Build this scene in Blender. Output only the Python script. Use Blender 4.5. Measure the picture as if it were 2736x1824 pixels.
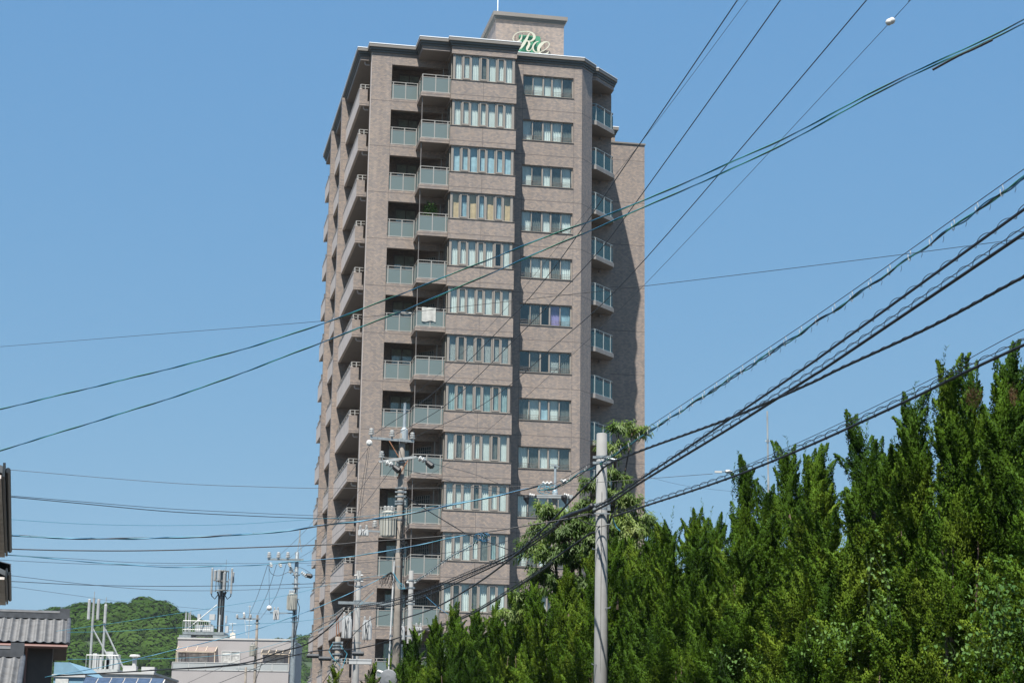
import bpy, math, random
import numpy as np
from mathutils import Vector, Matrix
random.seed(7); rng = np.random.default_rng(7)
S = bpy.context.scene
for o in list(bpy.data.objects): bpy.data.objects.remove(o)

# ------------------------------------------------------------------ camera
F, TH, RO, CZ = 5254., math.radians(12.791), math.radians(.8407), 1.6     # focal length in photo pixels, pitch, roll, eye height
cd = bpy.data.cameras.new("camera"); cam = bpy.data.objects.new("camera", cd); S.collection.objects.link(cam)
cd.sensor_width = 36; cd.lens = F/2736*36; cd.clip_start = .5; cd.clip_end = 20000
fw = Vector((0, math.cos(TH), math.sin(TH))); rt = Vector((1, 0, 0)); up = Vector((0, -math.sin(TH), math.cos(TH)))
r2 = rt*math.cos(RO)+up*math.sin(RO); u2 = -rt*math.sin(RO)+up*math.cos(RO)
M = Matrix((r2, u2, -fw)).transposed().to_4x4(); M.translation = (0, 0, CZ); cam.matrix_world = M
S.camera = cam
# ------------------------------------------------------------------ light
BA = math.radians(10.8)                                                   # the tower's heading
cu = Vector((math.cos(BA), math.sin(BA), 0)); cv = Vector((-math.sin(BA), math.cos(BA), 0))
sd = (cu*1.0+cv*1.83+Vector((0, 0, -4.33))).normalized()                  # travel direction of the sunlight
sl = bpy.data.lights.new("sun", 'SUN'); sl.energy = 5.0; sl.angle = math.radians(.53); sl.color = (1, .95, .88)
so = bpy.data.objects.new("sun", sl); S.collection.objects.link(so)
so.rotation_euler = sd.to_track_quat('-Z', 'Y').to_euler(); so.location = (-20, -20, 90)
W = bpy.data.worlds.new("World"); S.world = W; W.use_nodes = True
sky = W.node_tree.nodes.new('ShaderNodeTexSky'); sky.sky_type = 'NISHITA'; sky.sun_disc = False
sky.sun_elevation = math.asin(-sd.z); sky.sun_rotation = math.atan2(-sd.x, -sd.y)
sky.air_density = 1.0; sky.dust_density = .35; sky.ozone_density = 1.6; sky.altitude = 0
bg = W.node_tree.nodes['Background']; bg.inputs[1].default_value = .085
_l = W.node_tree.links.new; _n = W.node_tree.nodes.new             # hazy summer sky: softer falloff to the horizon than the clean-air model
_s = _n('ShaderNodeSeparateColor'); _c = _n('ShaderNodeCombineColor'); _l(sky.outputs[0], _s.inputs[0])
for _i, (_g, _k) in enumerate(((.56, .742), (.36, 1.53), (.12, 3.17))):
    _p = _n('ShaderNodeMath'); _p.operation = 'POWER'; _p.inputs[1].default_value = _g; _l(_s.outputs[_i], _p.inputs[0])
    _m = _n('ShaderNodeMath'); _m.operation = 'MULTIPLY'; _m.inputs[1].default_value = _k; _l(_p.outputs[0], _m.inputs[0]); _l(_m.outputs[0], _c.inputs[_i])
_l(_c.outputs[0], bg.inputs[0])
S.view_settings.view_transform = 'Standard'; S.view_settings.look = 'None'; S.view_settings.exposure = 1.0; S.view_settings.gamma = 1
S.cycles.max_bounces = 8; S.cycles.transparent_max_bounces = 12; S.cycles.caustics_reflective = False; S.cycles.caustics_refractive = False

# ------------------------------------------------------------------ picture helpers
def ray(px, py):
    x = px-1368; y = -(py-912); c, s = math.cos(RO), math.sin(RO)
    a = (c*x-s*y)/F; b = (s*x+c*y)/F
    return Vector((a, math.cos(TH)-b*math.sin(TH), math.sin(TH)+b*math.cos(TH)))
def at(px, py, Y):
    r = ray(px, py); return r*(Y/r.y)+Vector((0, 0, CZ))
# ------------------------------------------------------------------ materials
MATS = {}
def nn(nt, t, **k):
    n = nt.nodes.new(t)
    for a, b in k.items(): setattr(n, a, b)
    return n
def mat(name, col, rough=.6, metal=0, var=.15, scale=3., col2=None, spec=.5, bump=0, trans=0, coat=0):
    if name in MATS: return MATS[name]
    m = bpy.data.materials.new(name); m.use_nodes = True; nt = m.node_tree; p = nt.nodes['Principled BSDF']
    p.inputs['Roughness'].default_value = rough; p.inputs['Metallic'].default_value = metal; p.inputs['Specular IOR Level'].default_value = spec
    tc = nn(nt, 'ShaderNodeTexCoord'); no = nn(nt, 'ShaderNodeTexNoise'); no.inputs['Scale'].default_value = scale; no.inputs['Detail'].default_value = 5
    nt.links.new(tc.outputs['Object'], no.inputs['Vector'])
    cr = nn(nt, 'ShaderNodeValToRGB'); c2 = col2 or [min(1, c*(1+var)) for c in col]; c1 = [c*(1-var) for c in col] if not col2 else col
    cr.color_ramp.elements[0].color = (*c1, 1); cr.color_ramp.elements[1].color = (*c2, 1)
    cr.color_ramp.elements[0].position = .35; cr.color_ramp.elements[1].position = .65
    nt.links.new(no.outputs[0], cr.inputs[0]); nt.links.new(cr.outputs[0], p.inputs['Base Color'])
    if bump:
        b = nn(nt, 'ShaderNodeBump'); b.inputs['Strength'].default_value = bump; nt.links.new(no.outputs[0], b.inputs['Height']); nt.links.new(b.outputs[0], p.inputs['Normal'])
    MATS[name] = m; return m
def leafmat(name, a, b, c, scale, transl=.35, rough=.5, spec=.3):
    m = bpy.data.materials.new(name); m.use_nodes = True; nt = m.node_tree; p = nt.nodes['Principled BSDF']; out = nt.nodes['Material Output']
    p.inputs['Roughness'].default_value = rough; p.inputs['Specular IOR Level'].default_value = spec
    g = nn(nt, 'ShaderNodeNewGeometry'); tc = nn(nt, 'ShaderNodeTexCoord'); oi = nn(nt, 'ShaderNodeObjectInfo')
    no = nn(nt, 'ShaderNodeTexNoise'); no.inputs['Scale'].default_value = scale; no.inputs['Detail'].default_value = 4
    ad = nn(nt, 'ShaderNodeVectorMath'); ad.operation = 'ADD'; nt.links.new(tc.outputs['Object'], ad.inputs[0]); nt.links.new(oi.outputs['Location'], ad.inputs[1])
    nt.links.new(ad.outputs[0], no.inputs['Vector'])
    m1 = nn(nt, 'ShaderNodeMath'); m1.operation = 'MULTIPLY_ADD'; m1.inputs[1].default_value = .12; nt.links.new(g.outputs['Random Per Island'], m1.inputs[0])
    n2 = nn(nt, 'ShaderNodeTexNoise'); n2.inputs['Scale'].default_value = scale*.22; nt.links.new(ad.outputs[0], n2.inputs['Vector'])
    m0 = nn(nt, 'ShaderNodeMath'); m0.operation = 'ADD'; nt.links.new(no.outputs[0], m0.inputs[0]); nt.links.new(n2.outputs[0], m0.inputs[1])
    m9 = nn(nt, 'ShaderNodeMath'); m9.operation = 'SUBTRACT'; nt.links.new(m0.outputs[0], m9.inputs[0]); m9.inputs[1].default_value = .46; nt.links.new(m9.outputs[0], m1.inputs[2])
    cr = nn(nt, 'ShaderNodeValToRGB'); e = cr.color_ramp.elements; e[0].position = .42; e[0].color = (*a, 1); e[1].position = .88; e[1].color = (*c, 1)
    k = e.new(.64); k.color = (*b, 1)
    nt.links.new(m1.outputs[0], cr.inputs[0]); nt.links.new(cr.outputs[0], p.inputs['Base Color'])
    t = nn(nt, 'ShaderNodeBsdfTranslucent'); mx = nn(nt, 'ShaderNodeMixShader'); mx.inputs[0].default_value = transl
    nt.links.new(cr.outputs[0], t.inputs[0]); nt.links.new(p.outputs[0], mx.inputs[1]); nt.links.new(t.outputs[0], mx.inputs[2]); nt.links.new(mx.outputs[0], out.inputs[0])
    MATS[name] = m; return m
def tilemat(name='brick_tile'):
    m = bpy.data.materials.new(name); m.use_nodes = True; nt = m.node_tree; p = nt.nodes['Principled BSDF']; L = nt.links.new
    tc = nn(nt, 'ShaderNodeTexCoord'); sp = nn(nt, 'ShaderNodeSeparateXYZ'); L(tc.outputs['Object'], sp.inputs[0])
    ad = nn(nt, 'ShaderNodeMath'); L(sp.outputs[0], ad.inputs[0]); L(sp.outputs[1], ad.inputs[1])
    cb = nn(nt, 'ShaderNodeCombineXYZ'); L(ad.outputs[0], cb.inputs[0]); L(sp.outputs[2], cb.inputs[1])
    def bt(w, h, a, b, mo, off):
        t = nn(nt, 'ShaderNodeTexBrick'); t.offset = off; t.inputs['Scale'].default_value = 1; t.inputs['Mortar Size'].default_value = .004
        t.inputs['Brick Width'].default_value = w; t.inputs['Row Height'].default_value = h; t.inputs['Bias'].default_value = 0
        t.inputs['Color1'].default_value = (*a, 1); t.inputs['Color2'].default_value = (*b, 1); t.inputs['Mortar'].default_value = (*mo, 1)
        L(cb.outputs[0], t.inputs['Vector']); return t
    A = bt(.16, .08, (.325, .264, .218), (.213, .188, .175), (.15, .135, .125), .5)
    B = bt(.32, .16, (1.04, 1.03, 1.02), (.97, .97, .98), (1, 1, 1), .25)
    mu = nn(nt, 'ShaderNodeMix'); mu.data_type = 'RGBA'; mu.blend_type = 'MULTIPLY'; mu.inputs[0].default_value = 1
    L(A.outputs[0], mu.inputs[6]); L(B.outputs[0], mu.inputs[7])
    # large faint unevenness
    no = nn(nt, 'ShaderNodeTexNoise'); no.inputs['Scale'].default_value = .35; no.inputs['Detail'].default_value = 6; L(tc.outputs['Object'], no.inputs['Vector'])
    mr = nn(nt, 'ShaderNodeMapRange'); mr.inputs[3].default_value = .86; mr.inputs[4].default_value = 1.12; L(no.outputs[0], mr.inputs[0])
    mu2 = nn(nt, 'ShaderNodeMix'); mu2.data_type = 'RGBA'; mu2.blend_type = 'MULTIPLY'; mu2.inputs[0].default_value = 1
    mp = nn(nt, 'ShaderNodeMapping'); mp.inputs['Scale'].default_value = (2.2, .12, 1); L(cb.outputs[0], mp.inputs[0])
    ns = nn(nt, 'ShaderNodeTexNoise'); ns.inputs['Scale'].default_value = 1.6; ns.inputs['Detail'].default_value = 6; L(mp.outputs[0], ns.inputs['Vector'])
    ms = nn(nt, 'ShaderNodeMapRange'); ms.inputs[1].default_value = .3; ms.inputs[2].default_value = .7; ms.inputs[3].default_value = .90; ms.inputs[4].default_value = 1.05; L(ns.outputs[0], ms.inputs[0])
    mm = nn(nt, 'ShaderNodeMath'); mm.operation = 'MULTIPLY'; L(mr.outputs[0], mm.inputs[0]); L(ms.outputs[0], mm.inputs[1])
    L(mu.outputs[2], mu2.inputs[6]); L(mm.outputs[0], mu2.inputs[7])
    # storey joint
    jz = nn(nt, 'ShaderNodeMath'); jz.operation = 'SUBTRACT'; L(sp.outputs[2], jz.inputs[0]); jz.inputs[1].default_value = (41.36+1.6) % 2.95
    jm = nn(nt, 'ShaderNodeMath'); jm.operation = 'FLOORED_MODULO'; L(jz.outputs[0], jm.inputs[0]); jm.inputs[1].default_value = 2.95
    jl = nn(nt, 'ShaderNodeMath'); jl.operation = 'LESS_THAN'; L(jm.outputs[0], jl.inputs[0]); jl.inputs[1].default_value = .034
    mu3 = nn(nt, 'ShaderNodeMix'); mu3.data_type = 'RGBA'; L(jl.outputs[0], mu3.inputs[0]); L(mu2.outputs[2], mu3.inputs[6]); mu3.inputs[7].default_value = (.10, .085, .08, 1)
    L(mu3.outputs[2], p.inputs['Base Color']); p.inputs['Roughness'].default_value = .55; p.inputs['Specular IOR Level'].default_value = .35
    MATS[name] = m; return m
def glassmat(name, tint, refl=.12, rough=.0, frost=None, fmix=.72):
    m = bpy.data.materials.new(name); m.use_nodes = True; nt = m.node_tree; nt.nodes.clear(); L = nt.links.new
    out = nn(nt, 'ShaderNodeOutputMaterial'); tr = nn(nt, 'ShaderNodeBsdfTransparent'); tr.inputs[0].default_value = (*tint, 1)
    gl = nn(nt, 'ShaderNodeBsdfGlossy'); gl.inputs['Roughness'].default_value = rough; gl.inputs[0].default_value = (.78, .86, .82, 1)
    mx = nn(nt, 'ShaderNodeMixShader'); mx.inputs[0].default_value = refl
    tc = nn(nt, 'ShaderNodeTexCoord'); no = nn(nt, 'ShaderNodeTexNoise'); no.inputs['Scale'].default_value = .9; L(tc.outputs['Object'], no.inputs['Vector'])
    bu = nn(nt, 'ShaderNodeBump'); bu.inputs['Strength'].default_value = .04; L(no.outputs[0], bu.inputs['Height']); L(bu.outputs[0], gl.inputs['Normal'])
    if frost:
        d = nn(nt, 'ShaderNodeBsdfDiffuse'); d.inputs[0].default_value = (*frost, 1); m2 = nn(nt, 'ShaderNodeMixShader'); m2.inputs[0].default_value = fmix
        L(tr.outputs[0], m2.inputs[1]); L(d.outputs[0], m2.inputs[2]); L(m2.outputs[0], mx.inputs[1])
    else: L(tr.outputs[0], mx.inputs[1])
    L(gl.outputs[0], mx.inputs[2]); L(mx.outputs[0], out.inputs[0]); MATS[name] = m; return m
TILE = tilemat()
GREY = mat('grey_render', (.47, .41, .37), .7, var=.06, scale=1.2)
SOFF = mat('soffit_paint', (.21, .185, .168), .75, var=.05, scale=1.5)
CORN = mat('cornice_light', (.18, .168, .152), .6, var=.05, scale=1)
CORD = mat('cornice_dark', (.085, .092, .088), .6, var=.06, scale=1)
COPE = mat('coping_metal', (.85, .88, .9), .35, var=.02)
FRAME = mat('bronze_frame', (.25, .226, .198), .45, var=.04)
FRAMD = mat('dark_frame', (.16, .145, .135), .45, var=.04)
ALU = mat('rail_metal', (.36, .345, .315), .4, .2, var=.04)
PANEL = glassmat('frosted_panel', (.30, .40, .40), .07, .25, (.19, .24, .235))
GREENP = glassmat('green_tint_panel', (.18, .32, .31), .12, .08, (.05, .10, .10))
GLASS = glassmat('window_glass', (.84, .92, .92), .13)
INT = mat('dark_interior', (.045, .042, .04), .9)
CUR = mat('white_curtain', (.70, .70, .67), .9, var=.05); CURD = mat('screened_curtain', (.165, .165, .15), .9, var=.2, scale=6)
CURT = mat('aqua_curtain', (.33, .42, .42), .9); CURP = mat('purple_curtain', (.34, .27, .50), .9); CURY = mat('cream_curtain', (.58, .57, .43), .9)
CURB = mat('beige_curtain', (.42, .41, .36), .9); BOARD = mat('tan_board', (.60, .40, .22), .8); BLUEW = mat('pale_blue_film', (.38, .50, .56), .7)
CONC = mat('pole_concrete', (.262, .26, .25), .8, var=.07, scale=5, bump=.15); CONB = mat('aged_pole_concrete', (.225, .20, .172), .85, var=.2, scale=4, bump=.15)
STEEL = mat('galvanised_steel', (.26, .29, .30), .45, .4, var=.15, scale=8)
BLK = mat('black_cable', (.012, .013, .015), .5, var=.1); DKW = mat('dark_wire', (.025, .028, .032), .5)
BLU = mat('blue_cable', (.02, .13, .24), .45, var=.1); GRN = mat('green_cable', (.03, .19, .13), .45, var=.1); TUR = mat('turquoise_cable', (.05, .22, .30), .45, var=.1)
WHT = mat('white_porcelain', (.52, .52, .50), .3, var=.03); BRN = mat('brown_porcelain', (.22, .09, .05), .4); RUST = mat('rusty_steel', (.22, .10, .05), .8, var=.3, scale=20)
TRF = mat('transformer_paint', (.36, .36, .325), .5, var=.08); WBOX = mat('white_box_paint', (.42, .43, .43), .45, var=.05)
LETT = mat('cream_letter', (.43, .425, .34), .5, var=.02); SGRN = mat('green_sign', (.05, .22, .13), .5, var=.03)
# ------------------------------------------------------------------ mesh builder
COL = S.collection
class MB:
    def __init__(s): s.v = []; s.f = []; s.marks = []
    def add(s, vs, fs):
        n = len(s.v); s.marks.append((n, len(s.f))); s.v += [tuple(p) for p in vs]; s.f += [tuple(i+n for i in f) for f in fs]; return s
    def box(s, x0, x1, y0, y1, z0, z1):
        return s.add([(x0,y0,z0),(x1,y0,z0),(x1,y1,z0),(x0,y1,z0),(x0,y0,z1),(x1,y0,z1),(x1,y1,z1),(x0,y1,z1)], [(0,3,2,1),(4,5,6,7),(0,1,5,4),(1,2,6,5),(2,3,7,6),(3,0,4,7)])
    def obox(s, c, ax, ay, az, hx, hy, hz):
        c = Vector(c); P = []
        for k in (-1, 1):
            for i, j in ((-1,-1),(1,-1),(1,1),(-1,1)): P.append(c+Vector(ax)*hx*i+Vector(ay)*hy*j+Vector(az)*hz*k)
        return s.add(P, [(0,3,2,1),(4,5,6,7),(0,1,5,4),(1,2,6,5),(2,3,7,6),(3,0,4,7)])
    def bar(s, a, b, w, h=None):
        a, b = Vector(a), Vector(b); d = b-a; L = d.length; d.normalize(); h = h or w
        x = d.cross(Vector((0,0,1)));
        if x.length < .05: x = Vector((1,0,0))
        x.normalize(); y = x.cross(d); return s.obox((a+b)/2, d, x, y, L/2, w/2, h/2)
    def prism(s, poly, z0, z1):
        n = len(poly); A = sum(poly[i][0]*poly[(i+1)%n][1]-poly[(i+1)%n][0]*poly[i][1] for i in range(n))
        if A < 0: poly = poly[::-1]
        vs = [(x,y,z0) for x,y in poly]+[(x,y,z1) for x,y in poly]
        return s.add(vs, [tuple(range(n))[::-1], tuple(range(n,2*n))]+[(i,(i+1)%n,n+(i+1)%n,n+i) for i in range(n)])
    def tube(s, pts, r, n=6, cap=True, r1=None):
        pts = [Vector(p) for p in pts]; m = len(pts); vs = []; px = None
        for i, p in enumerate(pts):
            d = (pts[min(i+1,m-1)]-pts[max(i-1,0)]).normalized()
            if px is None:
                px = d.cross(Vector((0,0,1)))
                if px.length < .05: px = Vector((1,0,0))
            px = (px-d*px.dot(d)).normalized(); py = d.cross(px)
            rr = r if r1 is None else r+(r1-r)*i/(m-1)
            for k in range(n):
                a = 2*math.pi*k/n; vs.append(p+px*(rr*math.cos(a))+py*(rr*math.sin(a)))
        fs = [(i*n+k, i*n+(k+1)%n, (i+1)*n+(k+1)%n, (i+1)*n+k) for i in range(m-1) for k in range(n)]
        if cap: fs += [tuple(range(n))[::-1], tuple(range((m-1)*n, m*n))]
        return s.add(vs, fs)
    def lathe(s, c, ax, prof, n=12):
        c = Vector(c); ax = Vector(ax).normalized(); x = ax.cross(Vector((0,0,1)))
        if x.length < .05: x = Vector((1,0,0))
        x.normalize(); y = ax.cross(x); vs = []
        for h, r in prof:
            for k in range(n):
                a = 2*math.pi*k/n; vs.append(c+ax*h+x*(r*math.cos(a))+y*(r*math.sin(a)))
        m = len(prof); fs = [(i*n+k, i*n+(k+1)%n, (i+1)*n+(k+1)%n, (i+1)*n+k) for i in range(m-1) for k in range(n)]
        fs += [tuple(range(n))[::-1], tuple(range((m-1)*n, m*n))]
        return s.add(vs, fs)
    def each(s, name, m, parent=None):
        st = s.marks+[(len(s.v), len(s.f))]
        for (a, f0), (b, f1) in zip(st[:-1], st[1:]):
            q = MB(); q.v = s.v[a:b]; q.f = [tuple(i-a for i in f) for f in s.f[f0:f1]]; q.build(name, m, parent, False)
    def build(s, name, m, parent=None, smooth=False, loc=None):
        me = bpy.data.meshes.new(name); me.from_pydata(s.v, [], s.f); me.materials.append(m); me.update()
        if smooth: me.polygons.foreach_set('use_smooth', [True]*len(me.polygons))
        o = bpy.data.objects.new(name, me); COL.objects.link(o)
        if parent: o.parent = parent
        if loc is not None: o.location = loc
        return o
def orient(Q, out, k):
    """turn each leaf's front outward and lean its shading normal toward the outside of its spray"""
    g = np.cross(Q[:,1]-Q[:,0], Q[:,3]-Q[:,0]); g /= np.linalg.norm(g, axis=1, keepdims=True)+1e-12; out = out/(np.linalg.norm(out, axis=1, keepdims=True)+1e-12)
    f = (g*out).sum(1) < 0; Q = Q.copy(); Q[f] = Q[f][:,::-1]; g[f] *= -1; n = g*(1-k)+out*k; n /= np.linalg.norm(n, axis=1, keepdims=True)+1e-12
    return Q, np.repeat(n, Q.shape[1], axis=0)
def npmesh(name, V, Fq, m, parent=None, smooth=False, N=None):
    me = bpy.data.meshes.new(name); V = np.asarray(V, np.float32); Fq = np.asarray(Fq, np.int32); k = Fq.shape[1]
    me.vertices.add(len(V)); me.vertices.foreach_set('co', V.ravel()); me.loops.add(Fq.size); me.loops.foreach_set('vertex_index', Fq.ravel())
    me.polygons.add(len(Fq)); me.polygons.foreach_set('loop_start', np.arange(len(Fq), dtype=np.int32)*k)
    me.polygons.foreach_set('use_smooth', np.full(len(Fq), smooth)); me.update(calc_edges=True); me.materials.append(m)
    if N is not None: me.polygons.foreach_set('use_smooth', np.full(len(Fq), True)); me.normals_split_custom_set_from_vertices(N.astype(np.float32))
    o = bpy.data.objects.new(name, me); COL.objects.link(o)
    if parent: o.parent = parent
    return o
def tag(o, label, cat, group=None, kind=None):
    if label: o['label'] = label
    if cat: o['category'] = cat
    if group: o['group'] = group
    if kind: o['kind'] = kind
    return o
def empty(name, loc, rz=0, label=None, cat=None, group=None):
    o = bpy.data.objects.new(name, None); COL.objects.link(o); o.location = loc; o.rotation_euler = (0,0,rz); o.empty_display_size = .3
    return tag(o, label, cat, group)
def copy_tree(o, parent=None, off=None):
    c = o.copy(); COL.objects.link(c); c.parent = parent
    if off is not None: c.location = Vector(o.location)+Vector(off)
    for ch in list(o.children): copy_tree(ch, c)
    return c
def struct(o): o['kind'] = 'structure'; return o

# ================================================================== SETTING
m = MB(); n = 24
m.add([(-6000,-6000,0),(6000,-6000,0),(6000,6000,0),(-6000,6000,0)], [(0,1,2,3)])
struct(m.build('ground', mat('ground_soil', (.085, .08, .07), .9, var=.2, scale=.05)))
def sx(Y): return 1.9-.225*(Y-39)                     # line of the pole row along the street
m = MB(); m.add([(sx(-30)-.9,-30,.004),(sx(160)-.9,160,.004),(sx(160)-6.5,160,.004),(sx(-30)-6.5,-30,.004)], [(0,1,2,3)])
struct(m.build('road', mat('asphalt', (.05, .05, .05), .85, var=.2, scale=8)))

# hills with woodland --------------------------------------------------
def hill(name, sil, Y, depth, base):
    """silhouette sil (photo px) at distance Y; ridge runs across, falls off to front and back"""
    P = [at(x, y+44, Y) for x, y in sil]; xs = np.array([p.x for p in P]); zs = np.array([p.z for p in P])
    nx, ny = 90, 40; X = np.linspace(xs[0], xs[-1], nx); R = np.interp(X, xs, zs)
    V = []
    for j in range(ny):
        t = j/(ny-1)*2-1; prof = math.cos(t*math.pi/2)**1.3 if t < 0 else math.cos(t*math.pi/2)
        for i in range(nx): V.append((X[i]*(1+t*depth/Y), Y+t*depth, max(-1, R[i]*prof)))
    Fq = [(j*nx+i, j*nx+i+1, (j+1)*nx+i+1, (j+1)*nx+i) for j in range(ny-1) for i in range(nx-1)]
    o = npmesh(name, V, Fq, mat('hill_soil', (.022, .042, .012), .9), None, True); struct(o)
    return np.array(V).reshape(ny, nx, 3)
hA = hill('hill', [(-420,1760),(-100,1720),(60,1650),(130,1622),(200,1613),(280,1605),(330,1597),(385,1595),(430,1604),(480,1628),(520,1645),(570,1675),(640,1716),(720,1760)], 700, 260, 0)
hB = hill('hill', [(380,1800),(470,1720),(560,1702),(640,1698),(700,1694),(760,1684),(830,1677),(900,1700),(1000,1740),(1200,1790)], 1000, 260, 0)
def woodland(H, count, rr, name):
    """tree crowns of leaf clumps covering the camera side of a hill: one uncountable mass"""
    ny, nx, _ = H.shape; Vs = []; n_leaf = 420
    j = rng.uniform(0, ny*.56, count); i = rng.uniform(0, nx-2, count)
    j0 = j.astype(int); i0 = i.astype(int); fj = (j-j0)[:,None]; fi = (i-i0)[:,None]
    P = (H[j0,i0]*(1-fi)+H[j0,i0+1]*fi)*(1-fj)+(H[j0+1,i0]*(1-fi)+H[j0+1,i0+1]*fi)*fj
    R = rng.uniform(.6, 1.25, count)*rr
    d = rng.normal(size=(count, n_leaf, 3)); d /= np.linalg.norm(d, axis=2, keepdims=True); d[:,:,2] = np.abs(d[:,:,2])*1.3-.3
    C = P[:,None,:]+d*R[:,None,None]*rng.uniform(.8, 1.05, (count, n_leaf, 1))*np.array([1,1,.85])
    t1 = np.cross(d, rng.normal(size=d.shape)); t1 /= np.linalg.norm(t1, axis=2, keepdims=True); t2 = np.cross(d, t1)
    s = (R*.09)[:,None,None]*rng.uniform(.6,1.3,(count,n_leaf,1))
    q = np.stack([C-t1*s-t2*s, C+t1*s-t2*s*.8, C+t1*s*.9+t2*s, C-t1*s+t2*s*.9], 2).reshape(-1, 3)
    q4 = q.reshape(-1,4,3); q4, N = orient(q4, d.reshape(-1,3), .88); q = q4.reshape(-1,3)
    o = npmesh(name, q, np.arange(len(q)).reshape(-1, 4), leafmat('wood_leaf_'+str(len(MATS)), (.019,.044,.007), (.032,.062,.012), (.046,.080,.018), .03, 0, .8, 0), N=N)
    tag(o, None, None, None, 'stuff'); return o
wo = woodland(hA, 1100, 4.6, 'woodland'); tag(wo, 'dense green woodland covering the near rounded hill at left', 'woodland')
wo = woodland(hB, 800, 5.5, 'woodland'); tag(wo, 'lower band of woodland on the far hill beside the tower', 'woodland')

# ================================================================== APARTMENT TOWER   local frame: u along the front, v into depth, z up
org = cu*17+cv*113
T = empty('apartment_tower', org, BA, 'tall brown tiled apartment tower with stacked balconies and script emblem on its penthouse', 'building')
H = 2.95; NF = 14; B = 1.6
def z(q): return q+B
def loc(px, py, v):
    r = ray(px, py); t = (v+113)/(r.x*cv.x+r.y*cv.y); p = r*t; return (p.x*cu.x+p.y*cu.y-17, v, p.z+B)
Zb = z(41.5-H*(NF-1))           # floor line of the lowest modelled storey
w = MB()
# plinth under the storeys
# pilaster, recess bands, window wall (boxes butt end to end)
w.box(-4.18,-2.91,1.95,2.35,0,z(44.55))
w.box(-2.91,.62,1.95,2.25,0,z(41.53-H*(NF-1)))
w.box(4.45,9.1,1.47,1.75,0,z(42.33-H*(NF-1)))
w.box(.5,4.57,-.2,0.05,0,z(42.33-H*(NF-1)))
for k in range(NF):
    d = -H*k
    top = 44.55 if k == 0 else 41.53+H
    w.box(-2.91,.62,1.95,2.25,z(43.78+d),z(top+d))
    top = 44.55 if k == 0 else 42.33+H
    w.box(4.45,9.1,1.47,1.75,z(43.66+d),z(top+d)); w.box(4.45,5.31,1.47,1.75,z(42.33+d),z(43.66+d)); w.box(8.55,9.1,1.47,1.75,z(42.33+d),z(43.66+d))
    top = 44.55 if k == 0 else 42.33+H
    if k: w.box(.5,4.57,-.2,1.9,z(44.02+d),z(top+d))
    else: w.box(.5,4.57,-.2,1.9,z(44.02),z(44.55))
w.box(.5,4.57,.05,1.9,0,z(42.33-H*(NF-1)))
w.box(4.42,4.545,0.02,1.47,z(42.33-H*(NF-1)),z(44.02))               # right cheek of the bay
w.prism([(9.1,1.47),(9.98,2.45),(10.1,2.98),(10.1,5.3),(9.1,5.3)],0,z(44.55))  # splayed corner
w.box(-3.4,.2,3.9,24.3,0,z(44.2)); w.box(-3.4,-3.1,2.35,3.9,0,z(44.2))  # core behind the recess; short wall added to keep the recess's left end dark
w.prism([(-.75,3.9),(.62,2.25),(.9,2.25),(.9,3.9)],0,z(44.2))
w.box(.2,11.93,5.3,24.3,0,z(44.2)); w.box(11.93,14.3,13.9,24.3,0,z(44.5))
w.build('wall', TILE, T)
m = MB(); m.box(-4.20,-4.182,1.955,2.34,0,z(44.5)); m.box(-4.20,-3.45,2.352,2.37,0,z(44.2)); m.build('painted_side', GREY, T)
# dark rooms behind the windows
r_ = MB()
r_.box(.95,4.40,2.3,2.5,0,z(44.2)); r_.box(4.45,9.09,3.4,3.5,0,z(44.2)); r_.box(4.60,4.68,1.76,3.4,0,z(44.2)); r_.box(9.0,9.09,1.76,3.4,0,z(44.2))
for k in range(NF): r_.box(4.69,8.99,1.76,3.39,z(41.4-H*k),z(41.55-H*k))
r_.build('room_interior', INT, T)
m = MB(); m.box(-5.1,-3.41,10.7,11.05,0,z(44.5)); m.build('fin_wall', TILE, T)
m = MB(); m.box(-5.1,-3.41,17.65,18.0,0,z(44.5)); m.build('fin_wall', TILE, T)
m = MB(); m.box(11.94,15.4,10,18,0,z(42.55)); st = m.build('stair_tower', TILE, T); m = MB(); m.box(11.96,15.46,9.94,18.05,z(42.55),z(42.65)); m.build('coping', CORN, st)
# roof slab, cornice (stacked offsets of the roof outline)
RO_ = [(-4.8,24.5),(-4.8,2.85),(-4.18,2.85),(-4.18,1.95),(-1.28,1.95),(-1.28,.15),(.5,.15),(.5,-.2),(4.57,-.2),(4.57,1.47),(9.1,1.47),(10.02,2.5),(10.02,2.98),(10.38,2.98),(11.92,4.6),(11.92,13.9),(14.3,13.9),(14.3,24.5)]
def offset(poly, d):
    n = len(poly); A = sum(poly[i][0]*poly[(i+1)%n][1]-poly[(i+1)%n][0]*poly[i][1] for i in range(n)); sg = 1 if A > 0 else -1; out = []
    for i in range(n):
        p0, p1, p2 = Vector(poly[i-1]), Vector(poly[i]), Vector(poly[(i+1)%n]); a = (p1-p0).normalized(); b = (p2-p1).normalized()
        na = Vector((a.y,-a.x))*sg; nb = Vector((b.y,-b.x))*sg; k = 1+na.dot(nb); out.append(tuple(p1+(na+nb)*(d/max(k,.3))))
    return out
m = MB(); m.prism(offset(RO_,.004),z(44.25),z(44.56)); m.build('roof_edge', TILE, T)
m = MB(); m.prism(offset(RO_,-.02),z(44.22),z(44.249)); m.build('eaves_soffit', SOFF, T)
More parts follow.
